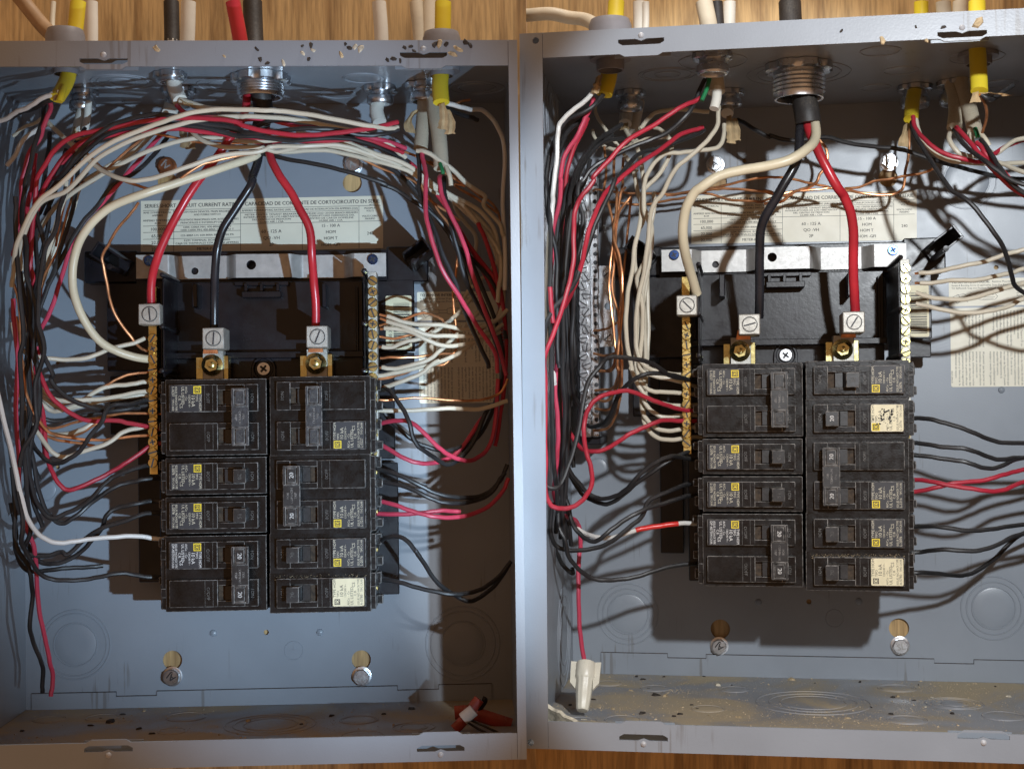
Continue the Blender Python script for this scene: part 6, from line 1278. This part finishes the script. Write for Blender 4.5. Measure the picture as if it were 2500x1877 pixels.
FL = [('B', 90, 405, 1.6, 'd'), ('B', 118, 488, 1.7, 'd'), ('B', 178, 520, 1.8, 'd'), ('B', 310, 520, 1.9, 'p'), ('B', 462, 380, 1.2, 'd'), ('B', 470, 440, 1.5, 'p'), ('B', 535, 372, 2.2, 'd'), ('B', 552, 415, 1.9, 'p'), ('B', 515, 488, 1.7, 'd'), ('B', 780, 445, 2.1, 't'),
      ('B', 815, 365, 1.4, 'd'), ('B', 850, 395, 1.6, 'd'), ('B', 895, 388, 1.8, 'p'), ('B', 940, 405, 2.2, 'p'), ('B', 1160, 495, 1.7, 'd'), ('B', 1215, 485, 2.0, 'd'), ('B', 1265, 500, 1.6, 'd'), ('B', 1300, 395, 1.4, 'd'), ('B', 1350, 385, 1.7, 'd'), ('B', 1380, 420, 1.6, 'd'),
      ('B', 1545, 370, 2.1, 'd'), ('B', 1590, 360, 2.8, 't'), ('B', 1640, 365, 1.8, 'd'), ('B', 1700, 450, 3.2, 't'), ('B', 1740, 405, 2.6, 't'), ('B', 1800, 350, 2.2, 'd'), ('B', 1840, 375, 2.0, 'd'), ('A', 1320, 415, 2.2, 't'), ('A', 1895, 480, 1.3, 't')]
for i, (g, x, y, s_, c) in enumerate(FL):
    q = P(PL, *px(g, x, y), 1.0); q.z = .2
    flake(PL, q, s_, {'d': 'flake_dark', 'p': 'flake_pale', 't': 'flake_tan'}[c], {'d': 'small dark flake stuck on the top lip of left box', 'p': 'small pale flake stuck on the top lip of left box', 't': 'small tan flake stuck on the top lip of left box'}[c], i, group={'d': 'dark flakes on the top lip of left box', 'p': 'pale flakes on the top lip of left box', 't': 'tan flakes on the top lip of left box'}[c])
for i, (g, x, y, s_, c) in enumerate([('J', 672, 262, 1.6, 'd'), ('J', 1015, 340, 2.4, 't'), ('J', 1390, 345, 1.6, 't'), ('J', 1530, 230, 1.8, 'd'), ('J', 1830, 190, 4.2, 't'), ('J', 1300, 230, 1.0, 'd')]):
    q = P(PR, *px(g, x, y), 1.0); q.z = .2
    flake(PR, q, s_, {'d': 'flake_dark', 't': 'flake_tan'}[c], {'d': 'small dark flake stuck on the top lip of right box', 't': 'small tan flake stuck on the top lip of right box'}[c], 70 + i, group={'d': 'dark flakes on the top lip of right box', 't': 'tan flakes on the top lip of right box'}[c])
def floor_flakes(p, lst, nm):
    for i, (g, x, y, s_, c) in enumerate(lst):
        q = PW(p, *px(g, x, y), 'B'); q.y = -p.H2
        d = {'d': 'dark', 'p': 'pale', 't': 'tan'}[c]
        flake(p, q, s_, {'d': 'flake_dark', 'p': 'flake_pale', 't': 'flake_tan'}[c], '%s flake lying on the floor of %s box' % (d, nm), 100 + i, 'y', '%s flakes on the floor of %s box' % (d, nm))
floor_flakes(PR, [('O', 905, 988, 2, 'd'), ('O', 950, 1010, 2.2, 'd'), ('O', 1105, 990, 1.7, 'd'), ('O', 995, 1078, 1.3, 'd'), ('O', 1045, 1125, 3.4, 'd'), ('O', 1115, 1130, 3.4, 't'), ('O', 590, 1155, 1.8, 'd'), ('O', 427, 1195, 1.8, 'd'), ('O', 950, 1258, 3, 'd'), ('O', 1178, 1278, 1.8, 'd'), ('O', 1225, 1262, 2.2, 'd'), ('O', 1308, 1195, 1.6, 'd'), ('O', 1350, 1225, 1.6, 'd'), ('O', 1500, 1050, 3.6, 'p'), ('O', 1600, 1050, 1.2, 'd'), ('O', 1650, 1285, 2.2, 't'), ('O', 525, 1305, 2, 'p'), ('O', 865, 1090, 1.8, 't'), ('O', 735, 1225, 1.8, 't'), ('O', 1400, 988, 1.2, 'd'),
    ('Q', 215, 1010, 3, 't'), ('Q', 385, 1035, .9, 'd'), ('Q', 715, 1028, 1.9, 'd'), ('Q', 990, 1008, 1.4, 'd'), ('Q', 1140, 1048, 1.4, 'd'), ('Q', 955, 1140, 2, 'd'), ('Q', 990, 1132, 2.6, 't'), ('Q', 1105, 1162, 1.5, 'd'), ('Q', 795, 1212, 1.5, 'd'), ('Q', 622, 1292, 2, 't'), ('Q', 940, 1262, 2, 'd'), ('Q', 1385, 1258, 1.9, 'd'), ('Q', 1575, 1200, 2, 't'), ('Q', 1700, 1060, 1.3, 'd'), ('Q', 1512, 1272, 1.4, 'p'), ('Q', 1190, 1210, 1.6, 'p'), ('Q', 1340, 985, 1.8, 'd'), ('Q', 1800, 1135, 2, 'p'), ('Q', 1240, 1140, 1.2, 'p')], 'right')
floor_flakes(PL, [('G', 800, 1320, 4.5, 'd'), ('G', 890, 1265, 2, 'd'), ('G', 1010, 1370, 2.5, 'd'), ('G', 1110, 1405, 2, 'd'), ('G', 735, 1295, 1.6, 'd'), ('G', 1050, 1240, 2, 't'), ('G', 660, 1345, 2, 'd'), ('G', 165, 1385, 2, 'd'), ('H', 625, 1275, 2.4, 'd'), ('H', 1205, 1225, 3, 'd'), ('H', 1275, 1405, 2.4, 'd'), ('H', 1005, 1262, 2, 'd'), ('H', 405, 1335, 1.6, 'd'), ('H', 20, 1310, 3, 't'), ('H', 1075, 1340, 1.8, 't')], 'left')
# fine sawdust: uncountable
def sawdust(p, n, nm, rx, dens):
    m = MB(); r = random.Random(11); k = 0
    cl = [(r.uniform(-p.W1 + 15, p.W2 - 15), r.uniform(-p.d + 8, -10), r.uniform(8, 45)) for _ in range(16)]
    while k < n:
        if r.random() < dens:
            cx, cz, s_ = r.choice(cl); x, z = r.gauss(cx, s_), r.gauss(cz, s_ * .6)
        else: x, z = r.uniform(-p.W1 + 1, p.W2 - 1), -p.d + 1.5 + (p.d - 4) * r.random() ** 1.3
        if not (-p.W1 + 1 < x < p.W2 - 1 and -p.d + 1.5 < z < -3): continue
        s_ = min(1.5, r.lognormvariate(-1.15, .5)); y = -p.H2; q = [Vector((x + s_ * r.uniform(-1, 1), y + .02, z + s_ * r.uniform(-1, 1))) for _ in range(3)]
        t = Vector((x, y + s_ * r.uniform(.3, .8), z)); m.add(q + [t], [(0, 1, 3), (1, 2, 3), (2, 0, 3), (0, 2, 1)]); k += 1
    o = m.build('sawdust', ['dust_grain'], None, p, (0, -p.H2, -p.d / 2)); tag(o, 'fine tan sawdust scattered over the floor of %s box' % nm, 'sawdust', kind='stuff')
sawdust(PR, 12000, 'right', 0, .6); sawdust(PL, 3000, 'left', 0, .7)
def ledge_dust(p, nm, n):
    Q = Qf(p); a = Q(668, 1399); b = Q(893, 1413); m = MB(); r = random.Random(4); z0 = -p.d * (1 - TF) - 4.0
    for i in range(n):
        x = r.uniform(a.x, b.x); y = b.y + 3.0 * r.random() ** 1.6; s_ = r.uniform(.18, .5); z = z0 + r.uniform(0, 1.2) + (b.y + 3.0 - y) * .5
        q = [Vector((x + s_ * r.uniform(-1, 1), y + s_ * r.uniform(-1, 1), z)) for _ in range(3)]; m.add(q + [Vector((x, y, z + s_ * .8))], [(0, 1, 3), (1, 2, 3), (2, 0, 3), (0, 2, 1)])
    o = m.build('sawdust', ['dust_grain'], None, p, (a.x, b.y, z0)); tag(o, 'line of tan sawdust on the ledge above the pale-labelled breaker in %s box' % nm, 'sawdust', kind='stuff')
ledge_dust(PL, 'left', 420); ledge_dust(PR, 'right', 900)
for o in bpy.data.objects:
    if '_o' in o: del o['_o']
